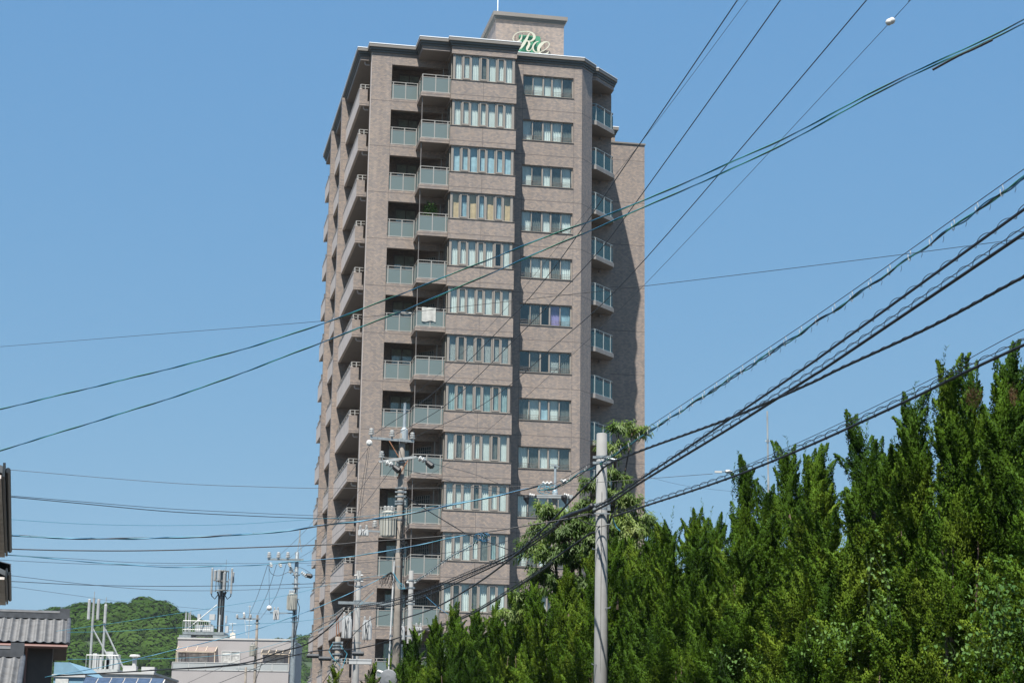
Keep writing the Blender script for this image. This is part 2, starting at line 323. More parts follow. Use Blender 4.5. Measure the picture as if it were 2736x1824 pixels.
def cornice(poly, zt, par):
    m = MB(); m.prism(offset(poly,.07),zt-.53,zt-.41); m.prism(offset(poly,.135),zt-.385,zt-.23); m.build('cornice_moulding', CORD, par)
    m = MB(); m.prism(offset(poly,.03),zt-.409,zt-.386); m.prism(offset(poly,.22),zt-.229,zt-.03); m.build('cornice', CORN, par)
    m = MB(); m.prism(offset(poly,.235),zt-.029,zt+.015); m.build('coping', COPE, par)
cornice(RO_, z(45.03), T)
PH = MB(); PH.box(4.6,9.22,7.6,14.5,z(44.0),z(49.75)); ph = PH.build('penthouse', TILE, T)
m = MB(); P4 = [(4.6,7.6),(9.22,7.6),(9.22,14.5),(4.6,14.5)]
m.prism(offset(P4,.07),z(49.72),z(49.83)); m.prism(offset(P4,.13),z(49.84),z(49.95)); m.build('cornice_moulding', CORD, ph)
m = MB(); m.prism(offset(P4,.21),z(49.951),z(50.2)); m.build('cornice', CORN, ph)
m = MB(); m.tube([(4.75,7.8,z(50.2)),(4.75,7.8,z(53.8))],.035,8); m.build('lightning_rod', COPE, ph)
# --- script emblem on the penthouse
def cr(pts, k=10):
    pts = [np.array(p, float) for p in pts]; P = [2*pts[0]-pts[1]]+pts+[2*pts[-1]-pts[-2]]; out = []
    for i in range(1, len(P)-2):
        for t in np.linspace(0, 1, k, endpoint=False):
            out.append(.5*((2*P[i])+(-P[i-1]+P[i+1])*t+(2*P[i-1]-5*P[i]+4*P[i+1]-P[i+2])*t*t+(-P[i-1]+3*P[i]-3*P[i+1]+P[i+2])*t**3))
    return out+[pts[-1]]
def stroke(mb, pts, v0, v1):
    q = cr(pts, 8); n = len(q); L = []
    for i, p in enumerate(q):
        d = q[min(i+1,n-1)][:2]-q[max(i-1,0)][:2]; d = d/(np.linalg.norm(d)+1e-9); nrm = np.array([-d[1], d[0]]); h = max(4, p[2])/2
        L.append((p[:2]+nrm*h, p[:2]-nrm*h))
    vs = []
    for v in (v0, v1):
        for a, b in L:
            for c in (a, b): u, _, zz = loc(c[0]/7.128+1360, c[1]/7.128+20, v0); vs.append((u, v, zz))
    N = 2*n; fs = []
    for i in range(n-1):
        a, b, c, d = 2*i, 2*i+1, 2*i+3, 2*i+2
        fs += [(a,b,c,d), (N+a,N+d,N+c,N+b), (a,d,N+d,N+a), (b,N+b,N+c,c)]
    fs += [(0,N,N+1,1), (N-2,N-1,2*N-1,2*N-2)]
    mb.add(vs, fs)
g = MB(); poly = []
cs = [(190,522),(598,558),(604,930),(178,892)]
for i, (x, y) in enumerate(cs):
    p = Vector((x,y)); a = Vector(cs[i-1]); b = Vector(cs[(i+1)%4])
    for q in (p+(a-p).normalized()*22, p+(a-p).normalized()*7+(b-p).normalized()*7, p+(b-p).normalized()*22): u, _, zz = loc(q.x/7.128+1360, q.y/7.128+20, 7.5); poly.append((u, zz))
n = len(poly); g.add([(u,7.50,zz) for u,zz in poly]+[(u,7.56,zz) for u,zz in poly], [tuple(range(n)), tuple(range(n,2*n))[::-1]]+[(i,n+i,n+(i+1)%n,(i+1)%n) for i in range(n)])
em = g.build('emblem_board', SGRN, T)
l = MB()
stroke(l, [(246,508,6),(243,560,22),(215,620,32),(150,655,16),(95,640,13),(76,595,13),(100,532,13),(170,480,13),(270,459,13),(370,464,14),(440,488,30),(478,535,46),(478,590,46),(430,635,28),(365,648,10),(322,634,8)], 7.30, 7.38)
stroke(l, [(412,478,8),(375,520,24),(330,610,48),(275,700,58),(225,765,40),(168,812,4)], 7.29, 7.385)
stroke(l, [(330,636,8),(372,650,28),(384,700,44),(355,765,48),(340,805,24),(375,830,14),(415,812,12),(440,768,12)], 7.295, 7.38)
l.build('letter_r', LETT, em)
l = MB()
stroke(l, [(568,644,5),(505,672,24),(460,735,30),(462,800,24),(505,848,15),(570,852,12),(650,828,12),(720,780,14),(764,722,14),(764,680,14),(725,657,16),(660,672,40),(595,725,62),(563,790,54),(575,855,36),(625,888,24),(690,888,26),(735,870,22),(758,836,6)], 7.30, 7.38)
l.build('letter_c', LETT, em)
m = MB()
for x, y in ((262,495),(130,545),(420,520),(686,690),(700,810),(745,860)):
    u, _, zz = loc(x/7.128+1360, y/7.128+20, 7.34); m.tube([(u,7.36,zz),(u,7.6,zz)],.012,5)
m.build('bracket', BLK, em)

# --- windows
def drape(mb, u0, u1, z0, z1, v, amp=.03, per=.09, bulge=0):
    n = max(4, int((u1-u0)/per*6)); ph_ = random.random()*6; vs = []; fs = []
    for j, t in enumerate((0, .33, .66, 1)):
        for i in range(n+1):
            s = i/n; pinch = 1-bulge*math.sin(t*math.pi)*.5
            u = (u0+u1)/2+(s-.5)*(u1-u0)*pinch
            vs.append((u, v+amp*math.sin(s*(u1-u0)/per*2*math.pi+ph_+.5*math.sin(5*s+t))*(.6+.4*t), z1+(z0-z1)*t))
    for j in range(3):
        for i in range(n): a = j*(n+1)+i; fs.append((a, a+1, a+n+2, a+n+1))
    mb.add(vs, fs)
def blinds(mb, u0, u1, z0, z1, v):
    zz = z0
    while zz < z1: mb.add([(u0,v-.02,zz),(u1,v-.02,zz),(u1,v+.02,zz+.035),(u0,v+.02,zz+.035)], [(0,1,2,3)]); zz += .05
BAYP = [(.74,1.13),(1.30,1.62),(1.77,2.21),(2.36,2.68),(2.84,3.27),(3.45,3.77),(3.91,4.31)]
fb = MB(); z0, z1 = 42.34, 44.015
fb.box(.60,.74,-.12,.02,z(z0),z(z1)); fb.box(4.31,4.46,-.12,.02,z(z0),z(z1)); fb.box(.74,4.31,-.12,-.02,z(z0),z(z0+.07)); fb.box(.74,4.31,-.12,-.02,z(z1-.06),z(z1))
for a, b in ((1.13,1.18),(1.68,1.77),(2.21,2.27),(2.74,2.84),(3.27,3.33),(3.82,3.91)): fb.box(a,b,-.12,-.02,z(z0+.07),z(z1-.06))
for a, b in ((1.20,1.67),(2.29,2.73),(3.35,3.81)):
    fb.box(a,a+.09,-.14,-.04,z(z0+.08),z(z1-.07)); fb.box(b-.05,b,-.14,-.04,z(z0+.08),z(z1-.07)); fb.box(a+.09,b-.05,-.14,-.04,z(z0+.08),z(z0+.16)); fb.box(a+.09,b-.05,-.14,-.04,z(z1-.15),z(z1-.07))
fb.box(.56,.62,.35,.43,z(z0),z(z1)); fb.box(.56,.62,1.0,1.08,z(z0),z(z1)); fb.box(.56,.62,1.6,1.7,z(z0),z(z1))
fb.box(.45,4.60,-.235,-.10,z(42.325),z(42.335)); 
pb = MB(); pb.add([(.74,-.07,z(z0+.05)),(4.31,-.07,z(z0+.05)),(4.31,-.07,z(z1)),(.74,-.07,z(z1))], [(0,1,2,3)]); pb.add([(.59,.03,z(z0)),(.59,.03,z(z1)),(.59,1.9,z(z1)),(.59,1.9,z(z0))], [(0,1,2,3)])
wb = MB(); WP = [(5.36,5.93),(5.98,6.55),(6.68,7.12),(7.24,7.8),(7.85,8.46)]; z2, z3 = 42.335, 43.655
wb.box(5.312,5.36,1.56,1.66,z(z2),z(z3)); wb.box(8.46,8.548,1.56,1.66,z(z2),z(z3)); wb.box(5.36,8.46,1.56,1.66,z(z2),z(z2+.05)); wb.box(5.36,8.46,1.56,1.66,z(z3-.05),z(z3))
for a, b in ((5.93,5.98),(6.57,6.66),(7.13,7.22),(7.8,7.85)): wb.box(a,b,1.55,1.65,z(z2+.05),z(z3-.05))
wb.box(5.28,8.58,1.43,1.55,z(42.30),z(42.331))
rbs = []
for a, b in ((5.36,6.55),(7.24,8.46)):
    rb = MB(); rbs.append(rb)
    for q in (.12,.2,.3): rb.box(a,b,1.515,1.535,z(z2+q),z(z2+q+.018))
    for x in (a+.01,(a+b)/2,b-.02): rb.box(x,x+.012,1.536,1.55,z(z2+.05),z(z2+.318))
pw = MB(); pw.add([(5.36,1.61,z(z2+.04)),(8.46,1.61,z(z2+.04)),(8.46,1.61,z(z3-.04)),(5.36,1.61,z(z3-.04))], [(0,1,2,3)])
bayF = fb.build('bay_window', FRAME, T); bayP = pb.build('pane', GLASS, bayF)
wideF = wb.build('window', FRAME, T); wideP = pw.build('pane', GLASS, wideF); [rb.build('guard_rail', FRAMD, wideF) for rb in rbs]
MAP = {'c':CUR,'d':CURD,'t':CURT,'y':CURY,'p':CURP,'b':CUR,'w':BLUEW,'o':BOARD,'g':CURB,'s':BLUEW}
bays = ['cccdccc','ccccccc','sssssss','owowowo','cccccDc','ccccccc','bdbdbbb','ttttttt','cdcccdc','cccdccc','ccccdtc','cdcdccc','ydydcdc','cdccccc']
wides = ['dcccd','cdccd','cdcdc','cdcdc','dccdc','DdDpw','DdDbd','dcscd','cdccd','cdcdc','cdccd','dccdc','cdccd','ccdcc']
def fill(par, panes, code, za, zb, v):
    bym = {}
    for (a, b), ch in zip(panes, code):
        if ch == 'D': continue
        mb = bym.setdefault(MAP[ch].name, (MB(), MAP[ch]))[0]
        if ch == 'b': blinds(mb, a, b, za, zb, v)
        elif ch in 'so': drape(mb, a-.02, b+.02, za, zb, v, .01, .3)
        else:
            g = random.choice((0,0,0,0,.15,.25)); drape(mb, a-.02 if g else a-.09, b+.09-g*.6*(b-a), za, zb, v, .035, random.uniform(.07,.12), 0)
    for mb, mt in bym.values(): mb.build('blind' if 'b' in code and mt is CUR else 'curtain', mt, par)
for k in range(NF):
    if k == 0: a, b = bayF, wideF
    else: a = copy_tree(bayF0, T, (0,0,-H*k)); b = copy_tree(wideF0, T, (0,0,-H*k))
    if k == 0:
        # keep clean prototypes (frame + pane only) for the copies
        bayF0, wideF0 = bayF, wideF
    a['_k'] = k; b['_k'] = k
WINS = [(o, int(o['_k'])) for o in T.children if '_k' in o]
for o, k in WINS:
    del o['_k']
    if o.name.startswith('bay'): fill(o, BAYP, bays[k], z(42.42), z(43.98), .06)
    else: fill(o, WP, wides[k], z(42.38), z(43.62), 1.74)
# --- recessed balcony: sliding door, lattice window, slab, railing (storey 0 prototypes, then copies)
def up_(objs):
    for k in range(1, NF):
        for o in objs: copy_tree(o, T, (0,0,-H*k))
m = MB(); m.box(-2.25,-2.18,3.80,3.9,z(41.5),z(43.9)); m.box(-1.6,-1.54,3.80,3.9,z(41.5),z(43.83)); m.box(-.98,-.90,3.80,3.9,z(41.5),z(43.9)); m.box(-2.18,-.98,3.80,3.9,z(43.83),z(43.9))
sw = m.build('sliding_door', FRAMD, T)
m = MB(); m.add([(-2.2,3.84,z(41.5)),(-.95,3.84,z(41.5)),(-.95,3.84,z(43.85)),(-2.2,3.84,z(43.85))], [(0,1,2,3)]); m.build('pane', GLASS, sw)
m = MB(); drape(m,-2.2,-.95,z(41.5),z(43.8),3.87,.012,.1); m.build('curtain', CURB, sw)
d2 = Vector((.62+.75, 2.25-3.9, 0)).normalized(); nrm = Vector((d2.y,-d2.x,0)); s0 = Vector((-.75,3.9,0))
m = MB()
for i in range(8): q = s0+d2*(.35+i*.17)+nrm*.04; m.bar((q.x,q.y,z(42.25)),(q.x,q.y,z(43.6)),.025)
for j in range(7): a = s0+d2*.35+nrm*.04; b = s0+d2*1.54+nrm*.04; m.bar((a.x,a.y,z(42.25+j*.225)),(b.x,b.y,z(42.25+j*.225)),.025)
lw = m.build('lattice_window', ALU, T)
m = MB(); a = s0+d2*.35+nrm*.01; b = s0+d2*1.54+nrm*.01; m.add([(a.x,a.y,z(42.25)),(b.x,b.y,z(42.25)),(b.x,b.y,z(43.6)),(a.x,a.y,z(43.6))], [(0,1,2,3)]); m.build('pane', mat('lattice_glass', (.10,.12,.125), .15, var=.3, scale=9), lw)
def railing(path, zb, zt, posts, panel_z, mats=(ALU, PANEL), par=None, mid=True, name='balcony_railing'):
    m = MB(); g = MB()
    for a, b in zip(path[:-1], path[1:]):
        m.bar((*a,zt),(*b,zt),.06,.035)
        if mid: m.bar((*a,zt-.17),(*b,zt-.17),.035,.035)
        if panel_z: m.bar((*a,zb+.06),(*b,zb+.06),.045,.05)
    for p in posts:
        m.box(p[0]-.028,p[0]+.028,p[1]-.028,p[1]+.028,zb,zt-.015)
        if panel_z: m.box(p[0]-.05,p[0]+.05,p[1]-.05,p[1]+.05,zb-.005,zb+.035)
    r = m.build(name, mats[0], par)
    if panel_z:
        for a, b in zip(path[:-1], path[1:]):
            A, Bv = Vector((*a,0)), Vector((*b,0)); d = (Bv-A).normalized(); x = d.cross(Vector((0,0,1))); c = (A+Bv)/2; zc = (zb+.085+zt-.19)/2
            g.obox((c.x,c.y,zc), d, x, (0,0,1), (Bv-A).length/2-.01, .006, (zt-.19-zb-.085)/2)
        g.build('frosted_panel', mats[1], r)
    return r
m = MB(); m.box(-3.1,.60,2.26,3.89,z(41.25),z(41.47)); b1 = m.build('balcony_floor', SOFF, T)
railing([(-2.89,2.02),(-1.24,2.02)], z(41.53), z(42.66), [(-2.80,2.02),(-2.02,2.02),(-1.28,2.02)], True, par=b1)
PB = [(-1.28,.15),(.5,.15),(.5,1.94),(-1.28,1.94)]
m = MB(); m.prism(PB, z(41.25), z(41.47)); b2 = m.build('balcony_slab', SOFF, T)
m = MB(); m.box(-1.31,.53,.12,.15,z(41.24),z(41.5)); m.box(-1.31,-1.28,.15,1.945,z(41.24),z(41.5)); m.build('tiled_fascia', TILE, b2)
railing([(-1.22,1.93),(-1.22,.22),(.56,.22)], z(41.5), z(42.66), [(-1.22,1.3),(-1.22,.22),(-.41,.22),(.40,.22)], True, par=b2)
m = MB(); m.tube([(-1.2,.30,z(42.66)),(-1.2,.30,z(44.19))],.028,8); post = m.build('post', FRAMD, b2)
m = MB(); m.tube([(.32,2.0,z(41.5)),(.32,2.0,z(43.9)),(.32,2.12,z(44.05))],.035,8); m.build('drain_pipe', ALU, b2)
# left face balconies
lefts = []
for v0, v1 in ((2.85,10.69),(11.06,17.64),(18.01,24.4)):
    m = MB(); m.box(-4.65,-3.405,v0+.15,v1,z(41.29),z(41.45)); s_ = m.build('balcony_slab', SOFF, T)
    m = MB(); m.box(-4.8,-4.65,v0,v1,z(41.27),z(42.34)); m.box(-4.82,-4.63,v0-.01,v1,z(42.341),z(42.37)); m.build('parapet', GREY, s_)
    if v0 < 3:
        m = MB(); m.box(-4.65,-4.29,v0,v0+.15,z(41.27),z(42.34)); m.box(-4.29,-4.181,v0,v0+.15,z(41.27),z(41.57)); m.box(-4.80,-4.65,v0-.012,v0-.004,z(41.27),z(42.34)); m.build('tiled_return', TILE, s_)
        path = [(-4.72,v1),(-4.72,v0+.07),(-4.19,v0+.07)]; posts = [(-4.72,v0+.07),(-4.44,v0+.07)]
        m = MB(); m.tube([(-4.2,2.6+.4,z(44.0)),(-4.45,3.0,z(44.0)),(-4.5,3.0,z(44.08)),(-4.5,3.0,z(44.22))],.045,8,True); dp = m.build('drain_pipe', GREY, s_)
    else: path = [(-4.72,v1),(-4.72,v0)]; posts = []
    posts += [(-4.72, v0+.9+i*1.1) for i in range(int((v1-v0-.9)/1.1)+1)]
    railing(path, z(42.36), z(42.66), posts, False, par=s_)
    m = MB(); m.box(-4.62,-3.42,v1-.10,v1-.06,z(41.45),z(43.3)); m.build('partition_board', FRAMD, s_)
    m = MB()
    for q in (1.4, 4.2):
        m.box(-3.45,-3.402,v0+q,v0+q+1.7,z(41.5),z(43.5))
    m.build('sliding_door', mat('dark_door_glass', (.03,.035,.04), .08, var=.2), s_)
    lefts.append(s_)
# right corner balcony
m = MB(); RB = [(10.1,2.98),(10.38,2.98),(11.93,4.6),(11.93,5.29),(10.1,5.29)]
m.prism(RB, z(41.25), z(41.47)); b3 = m.build('balcony_slab', SOFF, T)
m = MB()
for a, b in zip(RB[:3], RB[1:4]):
    A, Bv = Vector((*a,0)), Vector((*b,0)); d = (Bv-A).normalized(); x = d.cross(Vector((0,0,1))); c = (A+Bv)/2+x*.018; m.obox((c.x,c.y,z(41.37)), d, x, (0,0,1), (Bv-A).length/2+.012, .015, .13)
m.build('fascia', mat('fascia_paint', (.24,.225,.21), .7), b3)
railing([(10.12,3.03),(10.36,3.03),(11.87,4.62),(11.87,5.28)], z(41.5), z(42.66), [(10.37,3.03),(11.1,3.80),(11.7,4.44),(11.87,5.0)], True, (mat('green_rail_metal', (.30,.33,.32), .4, .3), GREENP), b3, mid=False)
m = MB(); m.box(10.35,10.40,5.22,5.3,z(41.5),z(43.15)); m.box(11.15,11.2,5.22,5.3,z(41.5),z(43.15)); m.box(10.40,11.15,5.22,5.3,z(43.09),z(43.15)); sd3 = m.build('sliding_door', ALU, T)
m = MB(); m.box(10.40,11.15,5.26,5.299,z(41.5),z(43.09)); m.build('pane', mat('blueish_door_glass', (.10,.17,.19), .1, var=.2), sd3)
m = MB(); m.lathe((11.15,5.1,z(44.1)), (0,0,-1), [(0,.05),(.05,.09),(.14,.09),(.16,.02)], 10); lampc = m.build('ceiling_lamp', FRAMD, T)
up_([sw, lw, b1, b2, *lefts, b3, sd3, lampc]); bpy.data.objects.remove(post)
# expansion joints (vertical sealant lines, a few mm proud)
m = MB()
for k in range(NF):
    d = -H*k; m.box(2.49,2.51,-.204,-.2,z(41.07+d),z(42.32+d))
m.box(5.285,5.305,1.466,1.47,z(0),z(44.5)); m.box(8.575,8.59,1.466,1.47,z(0),z(44.5)); m.box(-2.93,-2.915,1.946,1.95,z(0),z(44.5)); m.box(6.1,6.12,7.596,7.6,z(45),z(49.6))
m.build('expansion_joint', mat('sealant', (.10,.09,.085), .8), T)
# things standing on the balconies
def on(u, v, zz): p = cu*(u+17)+cv*(v+113); return Vector((p.x, p.y, zz))
m = MB(); m.lathe((0,0,0), (0,0,1), [(0,.14),(.02,.16),(.5,.19),(.52,.21),(.55,.21)], 14); tb = m.build('plastic_bin', mat('blue_plastic', (.07,.30,.50), .4)); tb.location = on(-2.6,2.5,z(41.5-3*H)); tag(tb, 'blue plastic bin behind the frosted panel of a recessed balcony', 'bin')
m = MB()
for sgn in (-1, 1):
    pts = [(-.42, 0), (.42, 0)]
    n = 14
    vs = [(-.42+.84*i/n, sgn*(.05+.015*math.sin(i*.9)), -t*.85 - (.04*math.sin(i*.5) if t else 0)) for t in (0,.5,1) for i in range(n+1)]
    m.add(vs, [(j*(n+1)+i, j*(n+1)+i+1, (j+1)*(n+1)+i+1, (j+1)*(n+1)+i) for j in range(2) for i in range(n)])
m.add([(-.42,-.05,0.012),(.42,-.05,.012),(.42,.05,.012),(-.42,.05,.012)], [(0,1,2,3)])
fu = m.build('quilt', mat('white_quilt', (.46,.46,.43), .9)); fu.location = on(-.5,.22,z(42.70-5*H)); fu.rotation_euler = (0,0,BA); tag(fu, 'white quilt hung over the railing of the sixth projecting balcony from the top', 'quilt')
m = MB(); m.tube([(-.7,0,0),(0,.02,.02),(.75,0,0)],.07,8); ro = m.build('rolled_mat', mat('grey_white_cloth', (.45,.45,.43), .9)); ro.location = on(-1.7,2.02,z(42.72-5*H)); ro.scale = (.55,1,.6); ro.rotation_euler = (0,0,BA); tag(ro, 'pale rolled mat resting on the recessed balcony rail next to the hung quilt', 'mat')
for i, (k, u) in enumerate(((9,.15),(7,.1),(12,.05),(8,.1))):
    m = MB(); m.box(-.22,.22,-.12,.12,0,.55); m.lathe((0,-.13,.28),(0,-1,0),[(0,.17),(.02,.17),(.021,.03)],12); ac = m.build('air_conditioner', WBOX); ac.location = on(u,.55,z(41.48-H*k)); ac.rotation_euler = (0,0,BA)
    tag(ac, ['white air conditioner unit behind a projecting balcony panel, tenth floor down','white air conditioner unit on a projecting balcony, eighth floor down','white air conditioner unit on the lowest projecting balcony above the hedge','white air conditioner unit on a projecting balcony, ninth floor down'][i], 'air conditioner', 'air conditioners on the projecting balconies')

# ================================================================== FOLIAGE
def frames(d):
    x = np.cross(d, np.array([.31,.17,.93])); x /= np.linalg.norm(x, axis=-1, keepdims=True)+1e-9; return x, np.cross(d, x)
def sprigs(C, D, ln, wd):
    """narrow kinked leaf scales: two triangles each, as quads"""
    D = D/np.linalg.norm(D, axis=1, keepdims=True); x, y = frames(D); a = rng.uniform(0, 6.28, len(C))[:,None]; s = x*np.cos(a)+y*np.sin(a)
    tip = C+D*ln[:,None]; mid = C+D*(ln*.45)[:,None]
    return np.stack([C, mid+s*wd[:,None], tip, mid-s*wd[:,None]], 1)
def plume(n, L, Rr):
    """one upright flame-shaped spray along +z: scales on a lobed pointed shell"""
    s = rng.uniform(0, 1, n)**.9; prof = np.sin(np.pi*np.clip(s,.02,1)**.62)**.85*(1-.35*s)+.04; th = rng.uniform(0, 6.283, n); ph = rng.uniform(0,6.28)
    lob = 1+.38*np.sin(th*3+s*8+ph)+.22*np.sin(s*26+th*2); r = Rr*prof*lob*rng.uniform(.55,1.0,n)
    C = np.stack([r*np.cos(th), r*np.sin(th), s*L], 1); D = np.stack([np.cos(th)*.6, np.sin(th)*.6, .75+.8*s], 1)+rng.normal(0,.45,(n,3))
    N = np.stack([np.cos(th), np.sin(th), .25+.5*s], 1)
    return C, D, N
def juniper_mesh(seed, Ht, Rb, nplume, nsp, lean, whips=5, single=False):
    global rng
    rng = np.random.default_rng(seed); Cs, Ds, Ls, Ws = [], [], [], []
    Ns = []; protos = [plume(nsp, 1., .36) for _ in range(5)]
    ax_ph = rng.uniform(0,6.28)
    def axis(h): t = h/Ht; return np.array([lean*t**2+.10*math.sin(3*t+ax_ph), .08*math.cos(4*t+ax_ph), h])
    # several vertical leaders share the crown
    leads = [(0., 0., 1.)]+[(rng.uniform(.45,1.0)*Rb*math.cos(a), rng.uniform(.45,1.0)*Rb*math.sin(a), rng.uniform(.70,.92)) for a in rng.uniform(0,6.28,5)]
    if single: leads = leads[:1]*2
    for i in range(nplume):
        lx, ly, lh = leads[0] if rng.random() < .35 else leads[rng.integers(1, len(leads))]
        t = rng.uniform(.04, 1)**.9; h = t*Ht*lh
        R = Rb*(.55 if lx == 0 else .46)*(1-t**2.6)*(.75+.25*math.sin(3.1*t+1))+.05
        th = rng.uniform(0, 6.283); q = axis(h); rr = R*rng.uniform(.45, 1.15)
        P = q+np.array([lx*(1-.35*t)+rr*math.cos(th), ly*(1-.35*t)+rr*math.sin(th), 0])
        out = np.array([math.cos(th), math.sin(th), 0]); sw = np.array([-math.sin(th), math.cos(th), 0])
        d = np.array([0,0,1.])+out*rng.uniform(.2,1.0)*(1-.5*t)+sw*rng.uniform(-.25,.45); d /= np.linalg.norm(d)
        L = rng.uniform(.30,.75)*(1.15-.3*t); wd_ = (1.0-.55*t**3)*rng.uniform(.75,1.15); C, D, N = protos[rng.integers(0,5)]
        k = rng.permutation(len(C))[:int(len(C)*rng.uniform(.75,1))]; C = C[k]*np.array([L*wd_,L*wd_,L]); D = D[k]; N = N[k]
        x, y = frames(d[None]); x, y = x[0], y[0]; M3 = np.stack([x, y, d]); bend = (C[:,2:]/L)**2*out*rng.uniform(-.12,.12)
        Cs.append(P+C@M3+bend-d*L*.3); Ds.append(D@M3); Ns.append(N@M3+out*.35); Ls.append(rng.uniform(.02,.042,len(C))); Ws.append(rng.uniform(.0065,.0115,len(C)))
    for i in range(whips*3):            # thin leader shoots
        lx, ly, lh = leads[i % len(leads)]; q = axis(Ht*lh*rng.uniform(.93,1.0)); n = 60; L = rng.uniform(.3,.75)
        s = rng.uniform(0,1,n); a0 = rng.uniform(0,6.28); k = rng.uniform(.05,.3); off = np.array([rng.normal(0,.12), rng.normal(0,.12), 0])
        C = q+np.array([lx*.65, ly*.65, 0])+off+np.stack([k*s*s*math.cos(a0)*L, k*s*s*math.sin(a0)*L, s*L-.05], 1)+rng.normal(0,.012,(n,3))*(1.2-s)[:,None]
        D = np.stack([rng.normal(0,.55,n), rng.normal(0,.55,n), np.ones(n)], 1); Cs.append(C); Ds.append(D); Ns.append(D.copy()); Ls.append(rng.uniform(.03,.07,n)); Ws.append(rng.uniform(.003,.006,n))
    # inner foliage, keeps the crown from being seen through
    n = int(nplume*(8 if single else 26)); t = rng.uniform(.03,.97,n); th = rng.uniform(0,6.28,n); R = Rb*.62*(1-t**1.6)*rng.uniform(0,.85,n)
    C = np.stack([R*np.cos(th)+lean*t*t, R*np.sin(th), t*Ht*.82], 1); Cs.append(C); Ds.append(rng.normal(0,1,(n,3))+np.array([0,0,.7])); Ns.append(np.stack([np.cos(th), np.sin(th), 0*th+.3], 1)); Ls.append(rng.uniform(.10,.2,n)); Ws.append(rng.uniform(.03,.05,n))
    Q = sprigs(np.concatenate(Cs), np.concatenate(Ds), np.concatenate(Ls), np.concatenate(Ws))
    return orient(Q, np.concatenate(Ns), .72)
JM = leafmat('juniper_leaf', (.020,.050,.005), (.052,.104,.008), (.108,.156,.014), 1.3, .15, .6, .06)
BARK = mat('bark', (.075,.05,.036), .9, var=.3, scale=12, bump=.4)
PROT = []
for i, (sd_, Ht, Rb, nl) in enumerate(((11,6.4,1.25,.15),(23,6.4,1.1,-.2),(37,6.4,1.35,.1),(51,6.4,1.2,0.25),(77,6.4,.62,.05))):
    Q, NQ = juniper_mesh(sd_, Ht, Rb, 430 if i < 4 else 190, 820, nl, 5 if i < 4 else 2, i == 4)
    o = npmesh('crown', Q.reshape(-1,3), np.arange(len(Q)*4).reshape(-1,4), JM, N=NQ)
    t = MB(); t.tube([(0,0,0),(.04,.02,1.5),(nl*.3,0,3.5),(nl*.8,0,5.6)],.12,8,True,.02)
    r2_ = random.Random(sd_)
    for q in range(9):
        a = r2_.uniform(0,6.28); h = r2_.uniform(.8,3.5); t.tube([(0.02,0,h),(math.cos(a)*.2,math.sin(a)*.2,h+.35),(math.cos(a+.3)*Rb*.33,math.sin(a+.3)*Rb*.33,h+.8),(math.cos(a+.5)*Rb*.38,math.sin(a+.5)*Rb*.38,h+1.5)],.03,6,True,.006)
    tr = t.build('trunk', BARK, None, True)
    PROT.append((o.data, tr.data, Ht)); bpy.data.objects.remove(o); bpy.data.objects.remove(tr)
rng = np.random.default_rng(99)
SIL = [(850,1800),(880,1790),(980,1785),(1010,1800),(1060,1765),(1078,1730),(1134,1697),(1162,1682),(1193,1675),(1249,1668),(1295,1663),(1343,1620),(1422,1588),(1486,1575),(1525,1548),(1576,1515),(1630,1450),(1727,1455),(1828,1400),(1917,1385),(2035,1405),(2100,1405),(2152,1395),(2200,1280),(2250,1195),(2376,1175),(2410,1205),(2480,1165),(2518,1175),(2560,1045),(2620,1005),(2683,1060),(2712,985),(2736,985),(2900,930)]
sxs = [p[0] for p in SIL]; sys_ = [p[1] for p in SIL]
def juniper(X, Y, top, vi, lab, sc=1.0, rz=None, grp='junipers of the tall hedge'):
    e = empty('juniper_tree', (X,Y,0), random.uniform(0,6.28) if rz is None else rz, lab, 'tree', grp)
    cm, tm, Ht = PROT[vi]; s = top/(Ht+.12)
    for nm, me in (('crown',cm),('trunk',tm)):
        o = bpy.data.objects.new(nm, me); COL.objects.link(o); o.parent = e
    e.scale = (sc,sc,s); return e
def hx(Y): return 6.5-.24*(Y-24)
labs = []
Y = 19.5; row = []
while Y < 69:
    row.append(Y); Y += 1.15+.008*Y
def pdesc(px):
    if px > 2860: return 'cut off by the right edge of the photo'
         # where the photo shows it, by its picture column
    marks = [(2736,'the right edge of the photo'),(2660,'the withered brown sprays'),(2562,'the tall wispy spire'),(2447,'the thin spire below the lowest cable'),(2300,'the forked leaders in mid hedge'),(2188,'the small spire in mid hedge'),(2108,'the lone pointed spire'),(2050,'the thin antenna mast'),(1930,'the yellowish stretch of hedge'),(1800,'the yellowish stretch of hedge'),(1608,'the near concrete pole'),(1450,'the broadleaf tree'),(1360,'the right end of the bay windows'),(1218,'the short spike before the tower'),(1100,'the slim pole'),(1040,'the tall central pole')]
    x, n = min(marks, key=lambda q: abs(q[0]-px)); d = px-x
    return ('right at ' if abs(d) < 14 else ('just ' if abs(d) < 45 else 'further ')+('right of ' if d > 0 else 'left of '))+n
used_l = {}
def ulab(pre, px):
    t = pre+pdesc(px); used_l[t] = used_l.get(t, 0)+1
    return t if used_l[t] == 1 else ('second ','third ','fourth ','fifth ','sixth ')[min(4,used_l[t]-2)]+t
for i, Y in enumerate(row):
    X = hx(Y)+random.uniform(-.25,.25)
    # picture column of this tree, then its crown top from the photo's skyline
    px = 1368+F*X/(Y*math.cos(TH)+4*math.sin(TH)); py = float(np.interp(px, sxs, sys_)); top = at(px, py, Y).z+random.uniform(-.15,.2)
    if px > 3300: continue
    juniper(X, Y, max(3.2,top), i % 4, ulab('hedge juniper ', px), 1.15 if Y < 34 else 1.0)
